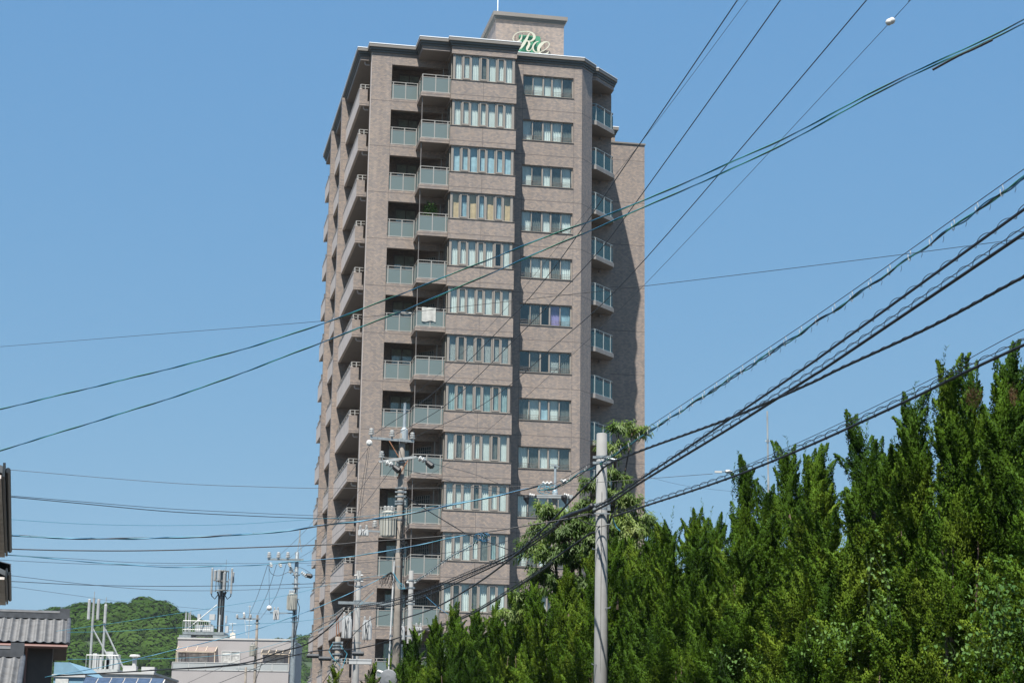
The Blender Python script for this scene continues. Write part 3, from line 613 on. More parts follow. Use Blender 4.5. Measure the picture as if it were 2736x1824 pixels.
# second rank and the skyline's single spires
k = 0
for i, Y in enumerate(row[:-2]):
    Yb = Y+.9; X = hx(Yb)+1.3+random.uniform(-.2,.3); px = 1368+F*X/(Yb*math.cos(TH)+4*math.sin(TH)); py = float(np.interp(px, sxs, sys_)); top = at(px, py+random.uniform(-5,25), Yb).z
    if px > 2960: continue
    juniper(X, Yb, max(3, top), (i+2) % 4, ulab('rear juniper ', px), .9, grp='junipers of the back rank')
for (px, py, Y, lab) in ((2108,1208,33,'narrow pointed juniper spire rising alone against the blue sky'),(2005,1250,35,'slender juniper spire left of the antenna mast'),(2447,1080,26,'thin juniper spire under the lowest cable'),(2562,990,23.8,'tall juniper spire with wispy tips at the upper right'),(1218,1628,60,'short juniper spike before the tower windows'),(1264,1643,58,'second short juniper spike before the tower, right of the taller one'),(2058,1312,34.5,'juniper spire directly beside the antenna mast'),(2188,1235,32,'small juniper spire right of the lone pointed one')):
    p = at(px, py, Y); e = juniper(p.x, Y+.3, p.z, 4, lab, 1, grp='juniper spires above the hedge')
for (px, py, Y, lab) in ((895,1792,58,'low juniper left of the central utility pole'),(975,1780,60,'small juniper at the foot of the central utility pole')):
    p = at(px, py, Y); juniper(p.x, Y, p.z, random.randrange(4), lab, .8, grp='low junipers by the street')
# brown dead spray
q = []
n = 500; C = rng.normal(0,1,(n,3))*np.array([.10,.10,.13]); Q = sprigs(C, rng.normal(0,1,(n,3))+np.array([.5,0,.3]), rng.uniform(.05,.1,n), rng.uniform(.004,.01,n))
for i, (px, py, Y, lab) in enumerate(((2600,1062,23.6,'brown withered spray on the tallest juniper at upper right'),(2706,1058,21.6,'smaller brown withered spray near the right edge'))):
    if i == 0: o = npmesh('dead_spray', Q.reshape(-1,3), np.arange(len(Q)*4).reshape(-1,4), leafmat('dead_leaf', (.09,.045,.02), (.15,.075,.03), (.2,.12,.06), 3)); me = o.data
    else: o = bpy.data.objects.new('dead_spray', me); COL.objects.link(o)
    o.scale = (.5,.5,.5) if i == 0 else (.22,.22,.42)
    o.location = at(px, py, Y); tag(o, lab, 'dead twig', 'withered sprays in the hedge')
# ---- broad leaves
def leaves(C, D, ln, wd, droop=.35, out=None, k=.45):
    """lance leaves folded along the rib and bent down: 4 quads each"""
    D = D/np.linalg.norm(D, axis=1, keepdims=True); x = np.cross(D, np.array([0,0,1.])+rng.normal(0,.45,D.shape)); x /= np.linalg.norm(x, axis=1, keepdims=True)+1e-9; up_v = np.cross(x, D)
    P = []
    for t, wf in ((0,.05),(.35,1),(.7,.75),(1,.03)):
        c = C+D*(ln*t)[:,None]-np.array([0,0,1.])*(ln*droop*t*t)[:,None]
        P += [c-x*(wd*wf)[:,None]+up_v*(wd*wf*.3)[:,None], c, c+x*(wd*wf)[:,None]+up_v*(wd*wf*.3)[:,None]]
    V = np.stack(P, 1); f = [(3*i+j, 3*i+j+1, 3*i+j+4, 3*i+j+3) for i in range(3) for j in range(2)]
    Fq = (np.arange(len(C))[:,None,None]*12+np.array(f)[None]).reshape(-1,4)
    o_ = np.array([0,-.5,1.])*np.ones((len(C),1)) if out is None else out/(np.linalg.norm(out, axis=1, keepdims=True)+1e-9)
    g = up_v.copy(); fl = (g*o_).sum(1) < 0; g[fl] *= -1; n = g*(1-k)+o_*k; n /= np.linalg.norm(n, axis=1, keepdims=True)
    Fq = Fq.reshape(len(C), 6, 4); Fq[fl] = Fq[fl][:,:,::-1]; Fq = Fq.reshape(-1,4)
    return V.reshape(-1,3), Fq, np.repeat(n, 12, axis=0)
BL = leafmat('broad_leaf', (.08,.145,.026), (.16,.235,.045), (.29,.34,.09), 1.6, .45, .5)
def broadleaf(name, base, clusters, lab):
    e = empty(name, base, 0, lab, 'tree'); b = Vector(base); t = MB(); Cs, Ds, Os = [], [], []
    fork = Vector((.1,0,4.6)); t.tube([(0,0,0),(.1,.05,2.4),fork],.17,9,True,.12)
    for (px, py, Y, rad, nt_) in clusters:
        c = at(px, py, Y)-b; mid = (fork+c)/2+Vector((random.uniform(-.3,.3),random.uniform(-.3,.3),.1)); t.tube([fork, mid, c],.06,6,True,.015)
        for i in range(int(nt_*1.5)):
            a = random.uniform(0,6.28); dr = Vector((math.cos(a),math.sin(a),random.uniform(-.2,1.0))).normalized(); L = rad*random.uniform(.5,1.15)
            tw = [c+dr*(L*s)-Vector((0,0,.25*L*s*s)) for s in (0,.35,.7,1)]; t.tube(tw,.012,4,False,.004)
            n = int(84*L/.6)+14; s = rng.uniform(.12,1,n); tp = np.array([list(p) for p in tw]); P = np.stack([np.interp(s,(0,.35,.7,1),tp[:,j]) for j in range(3)],1)
            P += rng.normal(0,.05,P.shape); d = np.array(list(dr))*.6+rng.normal(0,.55,(n,3)); d[:,2] -= .55; Cs.append(P); Ds.append(d); Os.append(P-np.array([list(c)])+np.array([[0,-.1,.25]])*rad)
    C = np.concatenate(Cs); D = np.concatenate(Ds); V, Fq, N = leaves(C, D, rng.uniform(.08,.145,len(C)), rng.uniform(.011,.018,len(C)), out=np.concatenate(Os)+np.array([[-.05,-.25,.15]]), k=.75)
    npmesh('crown', V, Fq, BL, e, N=N); t.build('trunk', BARK, e, True); return e
bb = at(1560,1824,49); bb.z = 0
broadleaf('broadleaf_tree', bb, [(1655,1142,47.5,.34,5),(1645,1200,47.6,.5,9),(1690,1150,47.8,.4,6),(1650,1270,47.5,.4,8),(1640,1320,47.5,.45,9),(1585,1300,48,.45,9),(1560,1345,48,.4,6),(1680,1340,47.5,.4,8),
 (1600,1360,47.8,.5,10),(1530,1380,48,.5,10),(1655,1440,47.5,.55,12),(1590,1440,47.7,.5,12),(1520,1470,48,.55,12),(1470,1380,48.5,.5,9),(1440,1420,48.5,.5,12),(1500,1430,48,.6,14),(1560,1420,48,.6,14),(1620,1400,47.5,.55,12),(1690,1410,47.5,.55,13),(1720,1390,47.6,.45,10),(1740,1420,47.6,.35,8),
 (1425,1470,48.5,.5,12),(1480,1490,48,.6,14),(1545,1490,48,.6,14),(1610,1470,47.6,.6,14),(1680,1480,47.5,.6,14),(1440,1540,48.5,.55,12),(1500,1560,48,.6,12),(1400,1600,48.8,.5,10),(1450,1355,48.5,.3,5),(1570,1560,48,.6,12),(1370,1640,48.8,.4,8)],
 'broadleaf tree with long drooping leaves rising behind the concrete pole')
# potted tree on the fourth projecting balcony
pp = on(-.5,.75,z(41.48-3*H)); pe = empty('potted_plant', pp, 0, 'leafy green potted tree on the fourth projecting balcony from the top', 'plant')
m = MB(); m.lathe((0,0,0),(0,0,1),[(0,.13),(.3,.18),(.32,.18)],12); m.build('pot', mat('clay_pot', (.25,.12,.07)), pe); m = MB(); m.tube([(0,0,.3),(.03,0,1.0),(0,0,1.6)],.02,6); m.build('stem', BARK, pe)
n = 900; C = rng.normal(0,1,(n,3)); C /= np.linalg.norm(C,axis=1,keepdims=True); C *= rng.uniform(.4,1,(n,1))*np.array([.48,.40,.62]); V, Fq, N = leaves(C+np.array([0,0,1.55]), C+rng.normal(0,.3,(n,3)), rng.uniform(.06,.1,n), rng.uniform(.018,.03,n), out=C, k=.5); npmesh('foliage', V, Fq, leafmat('pot_leaf', (.03,.09,.012), (.06,.16,.02), (.10,.22,.03), 2), pe, N=N)
# ---- climbing vine on the hedge face at lower right
def vine(px, py, Y, rx, rz_, n, lab, sz=(.035,.062)):
    c = at(px, py, Y); C = rng.normal(0,1,(n,3))*np.array([rx,.10,rz_]); D = rng.normal(0,.5,(n,3))+np.array([0,-.5,-.3])
    V, Fq, N = leaves(C, D, rng.uniform(*sz,n), rng.uniform(sz[0]*.4,sz[1]*.42,n), .2); e = empty('climbing_vine', c, 0, lab, 'vine', 'vines climbing in the hedge')
    npmesh('leaves', V, Fq, VM, e, N=N); t = MB()
    for i in range(4):
        x = random.uniform(-rx,rx)*1.4; t.tube([(x,.05,-rz_*1.6),(x+random.uniform(-.1,.1),0.03,0),(x+random.uniform(-.15,.15),.02,rz_*1.2)],.003,4)
    t.build('stem', VSTEM, e)
VSTEM = mat('vine_stem', (.03,.05,.015), .7); VM = leafmat('vine_leaf', (.035,.085,.02), (.06,.12,.03), (.10,.17,.045), 1.5, .25, .7, .1)
vine(2690,1640,20.9,.22,.26,330,'leafy vine with broad bright leaves at the lower right edge')
vine(2350,1560,24.3,.12,.32,110,'thin vine of small bright leaves hanging in the middle of the hedge')
vine(2230,1700,26.2,.2,.16,110,'pale leaved vine low in the hedge left of its middle')
vine(2620,1740,21.3,.3,.12,150,'patch of round vine leaves along the bottom right')
vine(1990,1770,30.8,.3,.12,70,'small vine patch low in the yellowish hedge stretch')

# ================================================================== POLES AND LINES
def pole(name, px, ytop, Y, rt_, lab, material=CONC, cat='utility pole', taper=1/150):
    p = at(px, ytop, Y); e = empty(name, (p.x, Y, 0), 0, lab, cat); m = MB(); hh = p.z
    m.lathe((0,0,0), (0,0,1), [(0,rt_+hh*taper),(hh*.5,rt_+hh*.5*taper),(hh-.01,rt_),(hh,rt_*.93)], 20)
    s = m.build('shaft', material, e, False)
    for f in s.data.polygons:
        if len(f.vertices) == 4: f.use_smooth = True
    return e, hh
def L3(e, px, py, Y=None):      # pixel to the pole's local frame
    Y = Y or e.location.y; return at(px, py, Y)-Vector(e.location)
def bands(e, hs, r, n=16, material=STEEL):
    m = MB()
    for h in hs: m.lathe((0,0,h), (0,0,1), [(0,r),(.05,r)], n); m.box(r-.01,r+.06,-.03,.03,h-.01,h+.06); m.box(-r-.06,-r+.01,-.03,.03,h,h+.05)
    m.build('clamp_band', material, e)
def insul(mb, p, ax=(0,0,1), s=1.):
    mb.lathe(p, ax, [(0,.02*s),(.03*s,.02*s),(.035*s,.06*s),(.06*s,.065*s),(.07*s,.03*s),(.085*s,.03*s),(.09*s,.055*s),(.115*s,.06*s),(.125*s,.028*s),(.14*s,.028*s),(.145*s,.045*s),(.17*s,.045*s),(.18*s,.01*s)], 10)
def steps(e, r, hs):
    m = MB()
    for i, h in enumerate(hs): a = .7 if i % 2 else -.75; m.tube([(math.sin(a)*r,-math.cos(a)*r,h),(math.sin(a)*(r+.14),-math.cos(a)*(r+.14),h),(math.sin(a)*(r+.14),-math.cos(a)*(r+.14),h+.03)],.009,5)
    m.build('climbing_step', STEEL, e)
# P1 the near concrete pole
p1, h1 = pole('utility_pole', 1608, 1158, 39, .105, 'plain grey concrete pole standing in front of the hedge', CONC)
steps(p1, .125, [h1-.9,h1-1.85,h1-2.35,h1-3.5,h1-4.6,h1-5.6])
bands(p1, [L3(p1,1608,1225).z, L3(p1,1608,1232).z-.06, L3(p1,1608,1352).z, L3(p1,1608,1362).z], .118)
m = MB(); m.tube([(.1,-.1,L3(p1,1608,1225).z),(.25,-.15,L3(p1,1608,1230).z),(.3,-.12,L3(p1,1608,1228).z)],.015,6); m.box(-.16,.16,-.15,-.12,L3(p1,0,1350).z-.012,L3(p1,0,1350).z+.012); m.build('cable_bracket', STEEL, p1); m = MB(); m.box(.125,.15,-.06,.02,L3(p1,1608,1440).z,L3(p1,1608,1375).z); m.build('cable_guard', BLK, p1)
m = MB(); m.tube([(-.01,-.135,0.8),(-.012,-.130,h1-3.4),(.0,-.125,h1-1.2)],.004,5); m.build('earth_wire', DKW, p1)
# P2 the tall central pole with transformer
p2, h2 = pole('utility_pole', 1075, 1158, 64, .095, 'tall weathered central pole with crossarms and a ribbed transformer', CONB)
m = MB(); a = L3(p2,1080,1158); b = L3(p2,1080,1080); m.lathe((a.x,0,a.z-.3),(0,0,1),[(0,.11),(.05,.12),(.42,.12),(.5,.055),((b.z-a.z)+.3,.045),((b.z-a.z)+.35,.05)],12); m.build('pole_extension', mat('pale_galvanised', (.32,.36,.38), .45, .2), p2)
def arm(e, A, Bq, w=.08, dy=-.14, nm='crossarm', material=None):
    m = MB(); a = L3(e,*A); b = L3(e,*Bq); m.bar((a.x,dy,a.z),(b.x,dy,b.z),w,w); return m.build(nm, material or STEEL, e), a, b
LG = mat('pale_steel', (.33,.345,.34), .45, .15)
_, a, b = arm(p2, (990,1171), (1107,1181)); _, c, d = arm(p2, (1013,1235), (1114,1222), material=LG)
mi = MB(); mw = MB()
for px, py in ((993,1167),(1048,1172),(1102,1178),(1020,1228)): q = L3(p2,px,py); insul(mi, (q.x,-.14,q.z), s=1.5)
q = L3(p2,988,1186); mi.lathe((q.x,-.3,q.z),(0,1,0),[(0,.05),(.03,.1),(.12,.1),(.15,.05)],12)
for px, py, sx_ in ((1120,1226,1),(1033,1238,1)):
    q = L3(p2,px,py); dd = Vector((.9*sx_,-.3,-.35)).normalized()
    for i in range(2): mi.lathe(Vector((q.x,-.16,q.z))+dd*(.13*i), dd, [(0,.03),(.02,.09),(.05,.1),(.08,.06),(.11,.03)], 10)
mi.each('insulator', WHT, p2)
m = MB()
for px, py, sx_ in ((1138,1234,1),(1050,1246,1)):
    q = L3(p2,px,py); dd = Vector((.75*sx_,-.1,-.6)).normalized(); m.lathe((q.x,-.2,q.z), dd, [(0,.03),(.06,.09),(.28,.11),(.34,.05)], 8)
m.each('insulator_cover', BLK, p2)
m = MB(); a = L3(p2,1037,1173); b = L3(p2,1066,1222); m.bar((a.x,-.16,a.z),(b.x,-.16,b.z),.03); a = L3(p2,1090,1232); b = L3(p2,1062,1280); m.bar((a.x,-.17,a.z),(b.x,-.17,b.z),.035); m.build('brace', RUST, p2)
q = L3(p2,1037,1435); q2 = L3(p2,1037,1366)
def transformer(e, x, y, z0, z1, r, material=TRF):
    m = MB(); H_ = z1-z0; m.lathe((x,y,z0),(0,0,1),[(0,r*.9),(.03,r*.95),(H_-.12,r*.95),(H_-.08,r*1.05),(H_-.04,r*1.05),(H_,r*.7)],20); t = m.build('transformer', material, e)
    m = MB()
    for k in range(16):
        a = 2*math.pi*k/16; m.obox((x+math.cos(a)*r*1.08,y+math.sin(a)*r*1.08,(z0+z1)/2-.03), (math.cos(a),math.sin(a),0), (-math.sin(a),math.cos(a),0), (0,0,1), r*.16, .012, H_*.42)
    m.build('cooling_fin', material, t); m = MB()
    for k in (-1,0,1): insul(m, (x+k*r*.5,y-r*.4,z1-.02), s=1)
    m.each('bushing', WHT, t); m = MB(); m.bar((x,y,z0+.1),(0,0,z0+.1),.06); m.bar((x,y,z0+H_*.8),(0,0,z0+H_*.8),.05); m.build('hanger', STEEL, t)
transformer(p2, q.x, -.12, q.z, q2.z, .22)
bands(p2, [L3(p2,0,y).z for y in (1160,1222,1290,1300,1312,1325,1332,1375,1455,1460,1500,1590,1640,1648,1685,1710,1740,1770,1786,1812)], .125)
m = MB(); a = L3(p2,1056,1500); b = L3(p2,1041,1790); m.tube([(a.x-.02,-.16,a.z),(b.x-.02,-.21,b.z)],.028,8); m.build('conduit_pipe', mat('white_conduit', (.48,.48,.47), .4), p2)
m = MB()
for i in range(6): ph_ = i*1.1; m.tube([(.10+.02*math.sin(ph_),-.08-.02*i,L3(p2,0,1320+i*3).z),(.14+.05*math.sin(ph_*2),-.12,L3(p2,0,1400+i*9).z),(.12+.02*i*math.cos(ph_),-.1,L3(p2,0,1470).z),(.11,-.1,L3(p2,0,1600+i*30).z)],.012,5)
for i in range(9):
    zc = L3(p2,0,1385+i*9).z; a0 = random.uniform(0,6.28); m.tube([(.16+.14*math.cos(a0+t*.8),-.15,zc+.22*math.sin(a0+t*.8)) for t in range(6)],.009,5)
m.build('hanging_cable', BLK, p2)
_, a, b = arm(p2, (905,1610), (1052,1614), .09)
_, a, b = arm(p2, (985,1419), (1028,1422), .05)
m = MB(); q = L3(p2,1002,1412); insul(m,(q.x,-.14,q.z),s=1.4); m.each('insulator', WHT, p2)
# small equipment near p2
def wbox(px, py, Y, w_, h_, d_, lab, name='switch_box', ribs=True, ctg='switch box', par=None):
    c = at(px, py, Y); m = MB(); m.box(-w_/2,w_/2,-d_/2,d_/2,-h_/2,h_/2*.7); m.box(-w_*.42,w_*.42,-d_*.42,d_*.42,h_/2*.7,h_/2)
    e = m.build(name, WBOX); e.location = c; m = MB()
    if ribs:
        for i in range(5): m.box(-w_/2+w_*(i+.3)/5,-w_/2+w_*(i+.5)/5,-d_/2-.03,-d_/2,-h_*.45,h_*.25)
        m.build('rib', WBOX, e)
    m = MB(); insul(m,(w_*.3,-.05,h_/2),s=.8); insul(m,(-w_*.3,-.05,h_/2),s=.8); m.each('bushing', WHT, e)
    m = MB(); m.tube([(w_*.2,-d_/2-.05,h_*.4),(0,-d_/2-.09,0),(w_*.1,-d_/2-.05,-h_*.6)],.012,5); m.tube([(-w_*.2,-d_/2-.05,h_*.4),(-w_*.1,-d_/2-.1,0),(-w_*.25,-d_/2-.04,-h_*.65)],.012,5); m.build('lead_wire', BLK, e)
    return tag(e, lab, ctg, 'white equipment boxes on the utility poles')
wbox(927,1674,76.5,.36,.85,.3,'tall white equipment box left of the plain pole before the tower')
wbox(981,1682,76.5,.34,.75,.3,'white ribbed equipment box right of the plain pole, left of the central pole')
wbox(1071,1690,74,.28,.52,.26,'small white equipment box just right of the central pole')
wbox(1118,1692,78,.28,.55,.26,'small white equipment box right of the slim pole by the hedge')
wbox(971,1422,64,.34,.2,.2,'tilted white fuse box hanging left of the central transformer', 'fuse_box', False, 'fuse box')
# mirror and street light on p2
c = at(1038,1812,62.6); m = MB(); m.lathe((0,0,0),(-.15,-1,0),[(0,.02),(.0,.28),(.03,.29),(.05,.27),(.08,.1)],32); mr_ = m.build('traffic_mirror', mat('mirror_back_grey', (.16,.17,.18), .5)); mr_.location = c; tag(mr_, 'round grey back of a traffic mirror at the foot of the central pole', 'mirror')
c = at(1021,1795,62.8); m = MB(); m.lathe((-.16,0,.05),(1,0,-.35),[(0,.02),(.03,.05),(.22,.055),(.27,.03)],10); sl_ = m.build('street_lamp', mat('lamp_white', (.55,.55,.53), .4)); sl_.location = c; tag(sl_, 'small white street lamp head on the central pole above the round mirror', 'street lamp')
m = MB(); m.tube([(.08,0,-.04),(.25,.3,-.1)],.015,6); m.build('lamp_bracket', STEEL, sl_)
c = at(963,1768,60); m = MB(); m.box(-.34,.34,-.09,.09,-.06,.05); m.box(-.345,.345,-.1,.1,.05,.09); fl = m.build('cable_closure', WBOX); fl.location = c; tag(fl, 'long white horizontal box hanging from the cables left of the central pole', 'cable box')
for i, (px, py, Y, lab) in enumerate(((957,1745,62,'dark grey cable closure with an orange tag above the long white box'),(836,1751,66,'dark grey cable closure at the left corner of the tower'),(868,1758,65,'second dark cable closure right beside the tower corner one'))):
    m = MB(); w_ = .21 if i else .18; m.lathe((-w_,0,0),(1,0,-.02),[(0,.03),(.02,.07),(2*w_-.02,.07),(2*w_,.03)],10); m.box(-w_,w_,-.075,.075,-.012,.012); o = m.build('cable_closure', mat('dark_plastic', (.05,.055,.06), .5)); o.location = at(px,py,Y); tag(o, lab, 'cable closure', 'dark cable closures')
# other poles
p3, h3 = pole('utility_pole', 959, 1524, 77, .095, 'plain pole between two white boxes in front of the tower', CONC)
bands(p3, [L3(p3,0,y).z for y in (1536,1553,1592,1672,1704,1726,1736)], .115); steps(p3,.115,[h3-1,h3-1.8,h3-2.6])
m = MB()
for py in (1537,1553):
    for s in (-1,1): q = L3(p3,959+s*8,py); m.lathe((q.x-.04*s,-.1,q.z),(s,0,0),[(0,.03),(.05,.04),(.1,.02)],8)
m.each('insulator', WHT, p3)
p4, h4 = pole('utility_pole', 1099, 1524, 80, .095, 'slim grey pole ending in the hedge right of the central pole', CONC)
bands(p4, [L3(p4,0,y).z for y in (1535,1555,1590,1598,1684,1710,1745,1752)], .115); steps(p4,.115,[h4-1.6,h4-2.3,h4-3.2])
m = MB()
for s in (-1,1): q = L3(p4,1099+s*9,1556); m.lathe((q.x-.04*s,-.1,q.z),(s,0,0),[(0,.03),(.05,.06),(.1,.03)],8)
m.each('insulator', WHT, p4)
p5, h5 = pole('utility_pole', 903, 1700, 70, .095, 'short stout weathered pole at the lower left of the tower', CONB)
bands(p5, [L3(p5,0,y).z for y in (1704,1712,1720,1735,1750)], .125)
m = MB(); a = L3(p5,899,1700); b = L3(p5,900,1645); m.tube([(a.x,0,a.z-.1),(b.x,0,b.z)],.018,6); a = L3(p5,907,1700); b = L3(p5,903,1648); m.tube([(a.x,0,a.z-.1),(b.x,0,b.z)],.018,6); m.build('mast_rod', RUST, p5)
m = MB(); m.tube([(-.15,0,h5-.2),(-.3,-.1,h5-.5),(-.1,-.2,h5-.8),(.2,-.2,h5-1.1),(.35,-.1,h5-.6),(.1,-.15,h5-.3)],.015,5); m.build('cable_loop', TUR, p5)
p6, h6 = pole('utility_pole', 794, 1474, 105, .10, 'tall grey steel pole left of the tower with three insulators on a long arm', STEEL)
arm(p6,(716,1494),(812,1496),.1,-.2)
m = MB()
for px in (720,745,770): q = L3(p6,px,1493); insul(m,(q.x,-.2,q.z),s=2.0); insul(m,(q.x+.08,-.3,q.z-.22),(0.4,-.3,-1),s=1.5)
for i in range(4): q = L3(p6,806+i*4,1529+i*3.2); m.lathe((q.x,-.2,q.z),(1,0,-.7),[(0,.02),(.02,.1),(.06,.1),(.08,.03)],10)
q = L3(p6,778,1528); insul(m,(q.x,-.2,q.z-.1),s=2)
m.each('insulator', WHT, p6)
m = MB(); q = L3(p6,822,1538); m.lathe((q.x-.12,-.2,q.z+.05),(1,0,-.25),[(0,.05),(.1,.12),(.35,.13),(.42,.04)],8); m.each('insulator_cover', BLK, p6)
m = MB(); a = L3(p6,800,1474); b = L3(p6,801,1430); m.tube([(a.x-.1,0,a.z),(b.x,0,b.z)],.02,5); m.tube([(a.x+.1,0,a.z),(b.x,0,b.z)],.02,5); m.tube([(b.x,0,b.z-.4),(b.x,0,b.z+.35)],.03,6); m.build('top_frame', LG, p6); m = MB()
a = L3(p6,770,1500); b = L3(p6,793,1545); m.bar((a.x,-.2,a.z),(b.x,-.1,b.z),.05); m.build('arm_brace', LG, p6)
a = L3(p6,781,1630); b = L3(p6,781,1585); transformer(p6, a.x-.02, -.15, a.z, b.z, .22)
bands(p6, [L3(p6,0,y).z for y in (1525,1548,1560,1590,1640,1650,1690,1700)], .14); arm(p6,(722,1636),(790,1638),.05,-.1)
m = MB(); m.tube([(.1,-.1,L3(p6,0,1590).z),(.25,-.1,L3(p6,0,1610).z),(.2,-.1,L3(p6,0,1650).z),(.02,-.16,L3(p6,0,1700).z)],.02,5); m.tube([(.0,-.15,L3(p6,0,1560).z),(.0,-.17,L3(p6,0,1740).z)],.03,5); m.build('hanging_cable', BLK, p6)
wbox(738,1641,104,.30,.5,.2,'white fuse switch hanging left of the grey steel pole', 'fuse_box', False, 'fuse box')
q = at(720,1624,104.8); m = MB(); m.lathe((0,0,0),(0,-1,0),[(0,.06),(.04,.14),(.14,.14),(.2,.05)],12); o = m.build('disc_insulator', WHT); o.location = q; tag(o, 'round white insulator dangling left of the grey steel pole', 'insulator')
p7, h7 = pole('utility_pole', 688, 1642, 147, .09, 'thin far concrete pole before the grey flat-roofed building', CONB)
arm(p7,(634,1652),(696,1653),.09,-.12); a = L3(p7,675,1752); b = L3(p7,675,1722); transformer(p7,a.x,-.15,a.z,b.z,.2)
m = MB()
for px in (634,653,670): q = L3(p7,px,1652); insul(m,(q.x,-.12,q.z),s=1.8)
m.each('insulator', WHT, p7); bands(p7,[L3(p7,0,y).z for y in (1655,1700,1720,1760)],.13); arm(p7,(632,1786),(694,1787),.06,-.12)
p8, h8 = pole('utility_pole', 657, 1781, 142, .085, 'short far pole stub in front of the grey building balcony', CONB)
p9, h9 = pole('utility_pole', 1481, 1322, 76, .10, 'far utility pole half hidden behind the broadleaf tree', CONB)
m = MB(); a = L3(p9,1483,1322); b = L3(p9,1483,1240); m.lathe((a.x,0,a.z-.2),(0,0,1),[(0,.11),(.3,.11),(.45,.05),(b.z-a.z+.2,.045)],12); m.build('pole_extension', mat('pale_galvanised', (.5,.5,.5)), p9)
arm(p9,(1434,1327),(1530,1328),.13,-.15,material=LG); arm(p9,(1472,1243),(1494,1247),.05,-.05)
m = MB()
for px, s in ((1428,-1),(1520,-1)):
    for i in range(3): q = L3(p9,px-i*5,1326-i*1.2); m.lathe((q.x,-.18,q.z),(s,-.2,0),[(0,.02),(.01,.07),(.05,.07),(.06,.02)],10)
m.each('insulator', WHT, p9)
m = MB()
for px in (1408,1509): q = L3(p9,px,1332); m.lathe((q.x-.05,-.18,q.z+.1),(.25,-.1,-1),[(0,.12),(.1,.13),(.3,.05),(.36,.02)],8)
m.each('insulator_cover', BLK, p9)
# antenna mast behind the hedge
p = at(2050,1098,46); m = MB(); m.tube([(0,0,0),(0,0,p.z-1.6)],.026,8); m.tube([(0,0,p.z-1.6),(0,0,p.z)],.02,8); o = m.build('antenna_mast', LG); o.location = (p.x,46,0); tag(o, 'thin pale mast standing alone behind the hedge', 'mast')
m = MB(); m.tube([(-.06,0,p.z-.72),(.06,0,p.z-.72)],.012,6); m.lathe((0,0,p.z-.76),(0,0,1),[(0,.03),(.08,.03)],8); m.build('clamp', STEEL, o)

# ---- wires: 3-D catenary-like curves between their supports
NW = {}
def path3(pts, YA, YB, k=8):
    q = cr([(x,y) for x,y in pts], k); q = np.array(q); s = np.r_[0, np.cumsum(np.hypot(*np.diff(q, axis=0).T))]; s = s/s[-1]
    P = [at(x, y, 1/((1-t)/YA+t/YB)) for (x, y), t in zip(q, s)]
    out = lambda p: p[0] < 0 or p[0] > 2736 or p[1] < 0          # a line that leaves the frame goes on past it
    if out(pts[0]): P = [P[0]+(P[0]-P[3]).normalized()*16]+P
    if out(pts[-1]): P = P+[P[-1]+(P[-1]-P[-4]).normalized()*16]
    return P
def resample(P, step):
    A = np.array([list(p) for p in P]); s = np.r_[0, np.cumsum(np.linalg.norm(np.diff(A, axis=0), axis=1))]; n = max(3, int(s[-1]/step)); t = np.linspace(0, s[-1], n)
    return np.stack([np.interp(t, s, A[:,i]) for i in range(3)], 1), t
def helix(P, R, pitch, per=12, dz=0, ph0=0, squash=1.):
    A, t = resample(P, pitch/per); d = np.gradient(A, axis=0); d /= np.linalg.norm(d, axis=1, keepdims=True); x = np.cross(d, [0,0,1.]); x /= np.linalg.norm(x, axis=1, keepdims=True); y = np.cross(x, d)
    a = (2*np.pi*t/pitch+ph0)[:,None]; return A+R*(np.cos(a)*x*squash+np.sin(a)*y)+np.array([0,0,dz])
def wire(pts, YA, YB, r, lab, material=DKW, name='wire', cat='wire', strands=None, grp=None, k=8):
    P = path3(pts, YA, YB, k); m = MB(); m.tube(P, r, 5); o = m.build(name, material, None, True); tag(o, lab, cat, grp)
    if strands:
        for i, (mt, pitch, ph0) in enumerate(strands): m = MB(); m.tube([tuple(p) for p in helix(P, r*1.1, pitch, 10, 0, ph0)], r*.8, 4); m.build('strand', mt, o, True)
    return P, o
TW = [(BLU,1.7,0),(GRN,1.7,2.1)]
# high-voltage lines to the central pole
wire([(2040,-104),(1971,0),(1700,399),(1480,716),(1330,885),(1160,1048),(1003,1157)],26,64,.0095,'leftmost thick black line from the top edge down to the central pole', BLK, 'power_line', 'power line')
wire([(2160,-110),(2086,0),(1700,540),(1575,700),(1377,905),(1200,1075),(1057,1160)],26,64,.0095,'second thick black line from the top edge, ending at the central pole', BLK, 'power_line', 'power line')
wire([(2410,-120),(2316,0),(1726,690),(1480,925),(1300,1074),(1114,1164)],26,64,.0095,'third thick black line crossing the tower, ending at the right insulator of the central pole', BLK, 'power_line', 'power line')
wire([(2080,-110),(1998,0),(1735,352),(1457,700),(1300,880),(1186,987),(1078,1078)],27,64,.004,'hair thin line beside the leftmost thick black line', DKW, 'guard_wire', 'wire')
wire([(2520,-90),(2431,0),(2382,56),(1790,690),(1524,952),(1247,1197),(1144,1271),(1085,1306)],24,64,.0042,'thin strand carrying a white ball insulator near the top edge', DKW, 'guy_wire', 'wire')
c = at(2382,56,24.7); m = MB()
for i in range(2): m.lathe(c+Vector((-.035+.04*i,0,-.02+.02*i)),(.7,0,.75),[(-.045,.015),(-.03,.038),(0,.046),(.03,.038),(.045,.015)],14)
o = m.build('ball_insulator', WHT, None, True); tag(o, 'white ball shaped insulator on the thin strand near the top edge', 'insulator')
wire([(2820,12),(2736,52),(2620,112),(2400,212),(2100,368),(1966,428),(1700,544),(1434,643),(1137,760),(820,879),(522,967),(0,1093),(-120,1122)],24,35,.0078,'upper of the two long teal telephone cables crossing the whole sky', BLK, 'telephone_cable', 'cable', TW)
